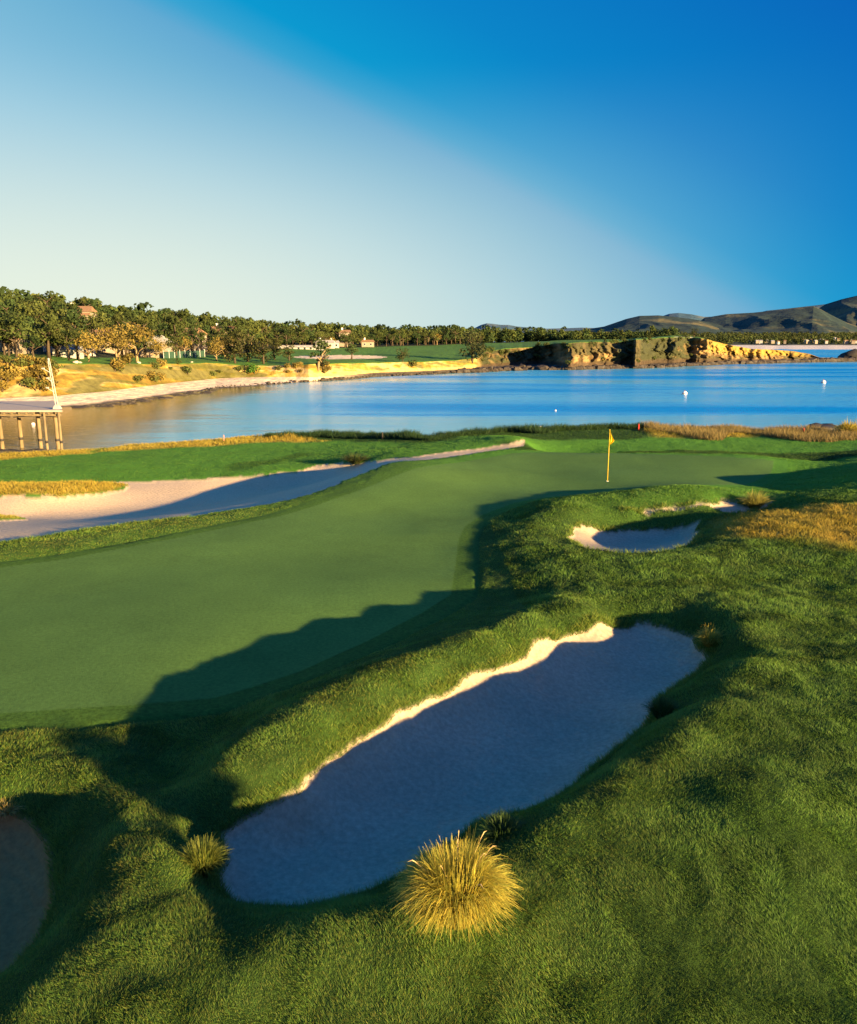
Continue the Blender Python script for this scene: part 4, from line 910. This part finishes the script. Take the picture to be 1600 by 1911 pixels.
k1 = np.clip((rng.random(n)-.45)*1.4*(.3+1.7*tone)*np.clip(.75-x*.09, .35, 1.15), 0, 1)[:, None]
mot = (.66+.5*sstep(.25, .75, fbm(x*1.9, y*1.9, 4, 107))+.25*(clump-.5)); col = base*((.7+.7*rng.random(n))*mot)[:, None]; col = col*(1-lawnz[:, None])+lw*(.8+.4*rng.random(n))[:, None]*lawnz[:, None]
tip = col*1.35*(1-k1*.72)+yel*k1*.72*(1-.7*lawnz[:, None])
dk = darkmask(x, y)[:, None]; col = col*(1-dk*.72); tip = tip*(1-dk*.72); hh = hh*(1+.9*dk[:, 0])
dd = (dm*(rng.random(n)*.6+.5)).clip(0, 1)[:, None]
col = col*(1-dd*.8)+dryc*.55*dd*.8; tip = tip*(1-dd)+dryc*(.8+.4*rng.random(n))[:, None]*dd
P = np.stack([x, y, z-.005], 1)
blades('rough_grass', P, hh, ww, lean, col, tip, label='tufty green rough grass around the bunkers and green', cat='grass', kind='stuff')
# longer sod hanging over the bunker edges
bx_, by_ = [], []
for k in ('B1', 'B2', 'B3', 'B5'):
    PP = np.array(BW[k])[:, :2]
    for i in range(len(PP)):
        a_, b_ = PP[i], PP[(i+1) % len(PP)]; ln = np.hypot(*(b_-a_))
        m_ = int(ln*1500/max(1, a_[1]/9)); t = rng.random(m_)
        if k in ('B2', 'B3'): t = t[:int(m_*.35)]; m_ = len(t)
        bx_.append(a_[0]+(b_[0]-a_[0])*t+rng.normal(size=m_)*.07); by_.append(a_[1]+(b_[1]-a_[1])*t+rng.normal(size=m_)*.07)
bx_ = np.concatenate(bx_); by_ = np.concatenate(by_); s_, g_ = zones(bx_, by_); kp = (s_ > -.03) & (s_ < .16)
bx_, by_, s_, g_ = bx_[kp], by_[kp], s_[kp], g_[kp]; n = len(bx_); zz = ground_z(bx_, by_, zn=(s_, g_))
sc = np.clip(by_/9, .8, 3); hh = (.05+.07*fbm(bx_*4, by_*4, 2, 111))*(.6+.7*rng.random(n))*sc**.3
an = rng.random(n)*6.283; lean = np.stack([np.cos(an), np.sin(an)], 1)*(hh*.8)[:, None]
col = base*(.7+.6*rng.random(n))[:, None]; k1 = rng.random(n)[:, None]*.6
blades('bunker_edge_grass', np.stack([bx_, by_, zz-.01], 1), hh, .008*sc, lean, col, col*1.3*(1-k1)+yel*k1, label='longer grass fringing the bunker edges', cat='grass', kind='stuff')
# dry coastal grass and dark scrub on the edge above the sea
def coast(name, xa, xb, back, dens, h0, c0, c1, label, thick=1.6):
    n = int(dens); px_ = rng.uniform(xa, xb, n)
    ux = np.array([far_z_u(q) for q in (xa, xb)]); 
    e = [np.array(at_z(q, np.interp(q, [p[0] for p in EDGE], [p[1] for p in EDGE]), np.interp(q, [p[0] for p in EDGE], [p[2] for p in EDGE])))[:2] for q in np.linspace(xa, xb, 60)]
    e = np.array(e); i = (px_-xa)/(xb-xa)*59; x = np.interp(i, np.arange(60), e[:, 0]); y = np.interp(i, np.arange(60), e[:, 1])
    y = y+.9-rng.random(n)**1.3*thick*back*(.4+1.2*fbm(x*.4, x*0, 2, 120)); z = ground_z(x, y)
    cl = fbm(x*.9, y*.9, 3, 121); h = h0*(.3+1.3*cl)*(.5+.7*rng.random(n))
    an = rng.random(n)*6.283; lean = np.stack([np.cos(an), np.sin(an)], 1)*(h*.6)[:, None]
    t = rng.random(n)[:, None]; cc = np.array(c0)*(1-t)+np.array(c1)*t
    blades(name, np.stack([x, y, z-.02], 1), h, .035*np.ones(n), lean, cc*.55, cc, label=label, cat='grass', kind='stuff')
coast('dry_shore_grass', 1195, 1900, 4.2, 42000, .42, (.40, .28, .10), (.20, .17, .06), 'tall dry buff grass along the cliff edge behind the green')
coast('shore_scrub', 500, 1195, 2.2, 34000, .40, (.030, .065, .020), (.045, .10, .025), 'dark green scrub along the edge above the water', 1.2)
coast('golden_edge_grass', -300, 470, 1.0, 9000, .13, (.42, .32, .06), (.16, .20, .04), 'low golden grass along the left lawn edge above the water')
# ------------------------------------------------------------------ single grass tussocks
def tussock(px, py, rad, hgt, n, c0, c1, label, w=.008, curl=.55, z=.5, root=.12, name='grass_tussock'):
    p = on_ground(px, py, z); r = rng.random(n); an = rng.random(n)*6.283
    tuf = rng.integers(0, 26, n); ta = rng.random(26)*6.283; ts = .7+.5*rng.random(26); mk = rng.random(n) < .6; an = np.where(mk, ta[tuf]+rng.normal(size=n)*.22, an); rr = root*np.sqrt(rng.random(n)); P = np.stack([np.cos(an)*rr, np.sin(an)*rr, np.full(n, -.03)], 1)
    out = (r**.6)*(.75+.5*rng.random(n)); a2 = an+rng.normal(size=n)*.35
    H = hgt*(1.25-.35*r)*(.65+.5*rng.random(n))*np.where(mk, ts[tuf], 1); ln = np.stack([np.cos(a2), np.sin(a2)], 1)*(out*rad)[:, None]
    t = rng.random(n)[:, None]; cc = np.array(c0)*(1-t)+np.array(c1)*t
    side_an = a2+1.57
    segs = 6; Vs, Cs = [], []; crl = (curl*(.25+.95*r))
    side = np.stack([np.cos(side_an), np.sin(side_an), rng.normal(size=n)*.5], 1)*(w/2)
    for k in range(segs+1):
        t = k/segs; hz2 = H*(t*(1+crl*.9)-crl*1.35*t**2.2)
        ctr = P+np.concatenate([ln*(t**1.15), hz2[:, None]], 1)
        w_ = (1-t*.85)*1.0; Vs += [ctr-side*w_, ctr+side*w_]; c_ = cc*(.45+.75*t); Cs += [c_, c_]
    V = np.stack(Vs, 1); nvp = V.shape[1]; b = (np.arange(n)*nvp)[:, None, None]; q = np.array([[2*k, 2*k+1, 2*k+3, 2*k+2] for k in range(segs)])[None]
    V[..., 2] = np.maximum(V[..., 2], -.06)
    o = mesh_np(name, V.reshape(-1, 3), (b+q).reshape(-1, 4), M['blade'], None, np.stack(Cs, 1).reshape(-1, 3), smooth=False)
    o.location = p; tag(o, label, 'grass tussock'); return o
YL = (.58, .40, .06); YG = (.28, .28, .04); GG = (.06, .11, .02)
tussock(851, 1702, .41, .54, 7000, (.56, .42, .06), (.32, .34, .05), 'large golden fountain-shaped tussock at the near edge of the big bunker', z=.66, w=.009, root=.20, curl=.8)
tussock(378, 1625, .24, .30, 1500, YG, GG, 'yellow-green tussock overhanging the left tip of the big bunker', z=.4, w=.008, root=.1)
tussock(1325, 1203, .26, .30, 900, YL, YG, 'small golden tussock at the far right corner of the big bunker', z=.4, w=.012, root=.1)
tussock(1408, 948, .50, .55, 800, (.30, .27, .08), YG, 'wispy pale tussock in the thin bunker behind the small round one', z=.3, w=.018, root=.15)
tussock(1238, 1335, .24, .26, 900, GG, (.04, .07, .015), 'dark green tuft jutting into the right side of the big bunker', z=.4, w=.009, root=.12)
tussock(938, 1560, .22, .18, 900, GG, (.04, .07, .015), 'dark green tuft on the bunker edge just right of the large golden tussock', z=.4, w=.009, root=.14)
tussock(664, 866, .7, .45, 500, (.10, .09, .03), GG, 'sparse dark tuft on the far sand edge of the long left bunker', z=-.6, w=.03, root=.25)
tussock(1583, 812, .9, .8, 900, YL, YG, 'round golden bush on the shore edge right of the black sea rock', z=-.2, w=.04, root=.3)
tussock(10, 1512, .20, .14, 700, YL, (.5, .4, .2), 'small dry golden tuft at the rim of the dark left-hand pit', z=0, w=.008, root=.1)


ts_ = bpy.data.objects['grass_tussock']; m = MB(); r4 = random.Random(3)
for k in range(9):
    a_ = r4.uniform(0, 6.28); h_ = r4.uniform(.46, .60); o_ = r4.uniform(.15, .5); dx_, dy_ = math.cos(a_), math.sin(a_)
    m.tube([(dx_*.06, dy_*.06, .1), (dx_*o_*.4, dy_*o_*.4, h_*.6), (dx_*o_, dy_*o_, h_)], [.0022, .002, .0012], 4)
    m.tube([(dx_*o_*.9, dy_*o_*.9, h_*.95), (dx_*o_*1.04, dy_*o_*1.04, h_*1.02), (dx_*o_*1.15, dy_*o_*1.15, h_*1.0)], [.002, .006, .001], 4)
m.build('seed_stalk', mat('dry_straw', (.50, .36, .16)), ts_)
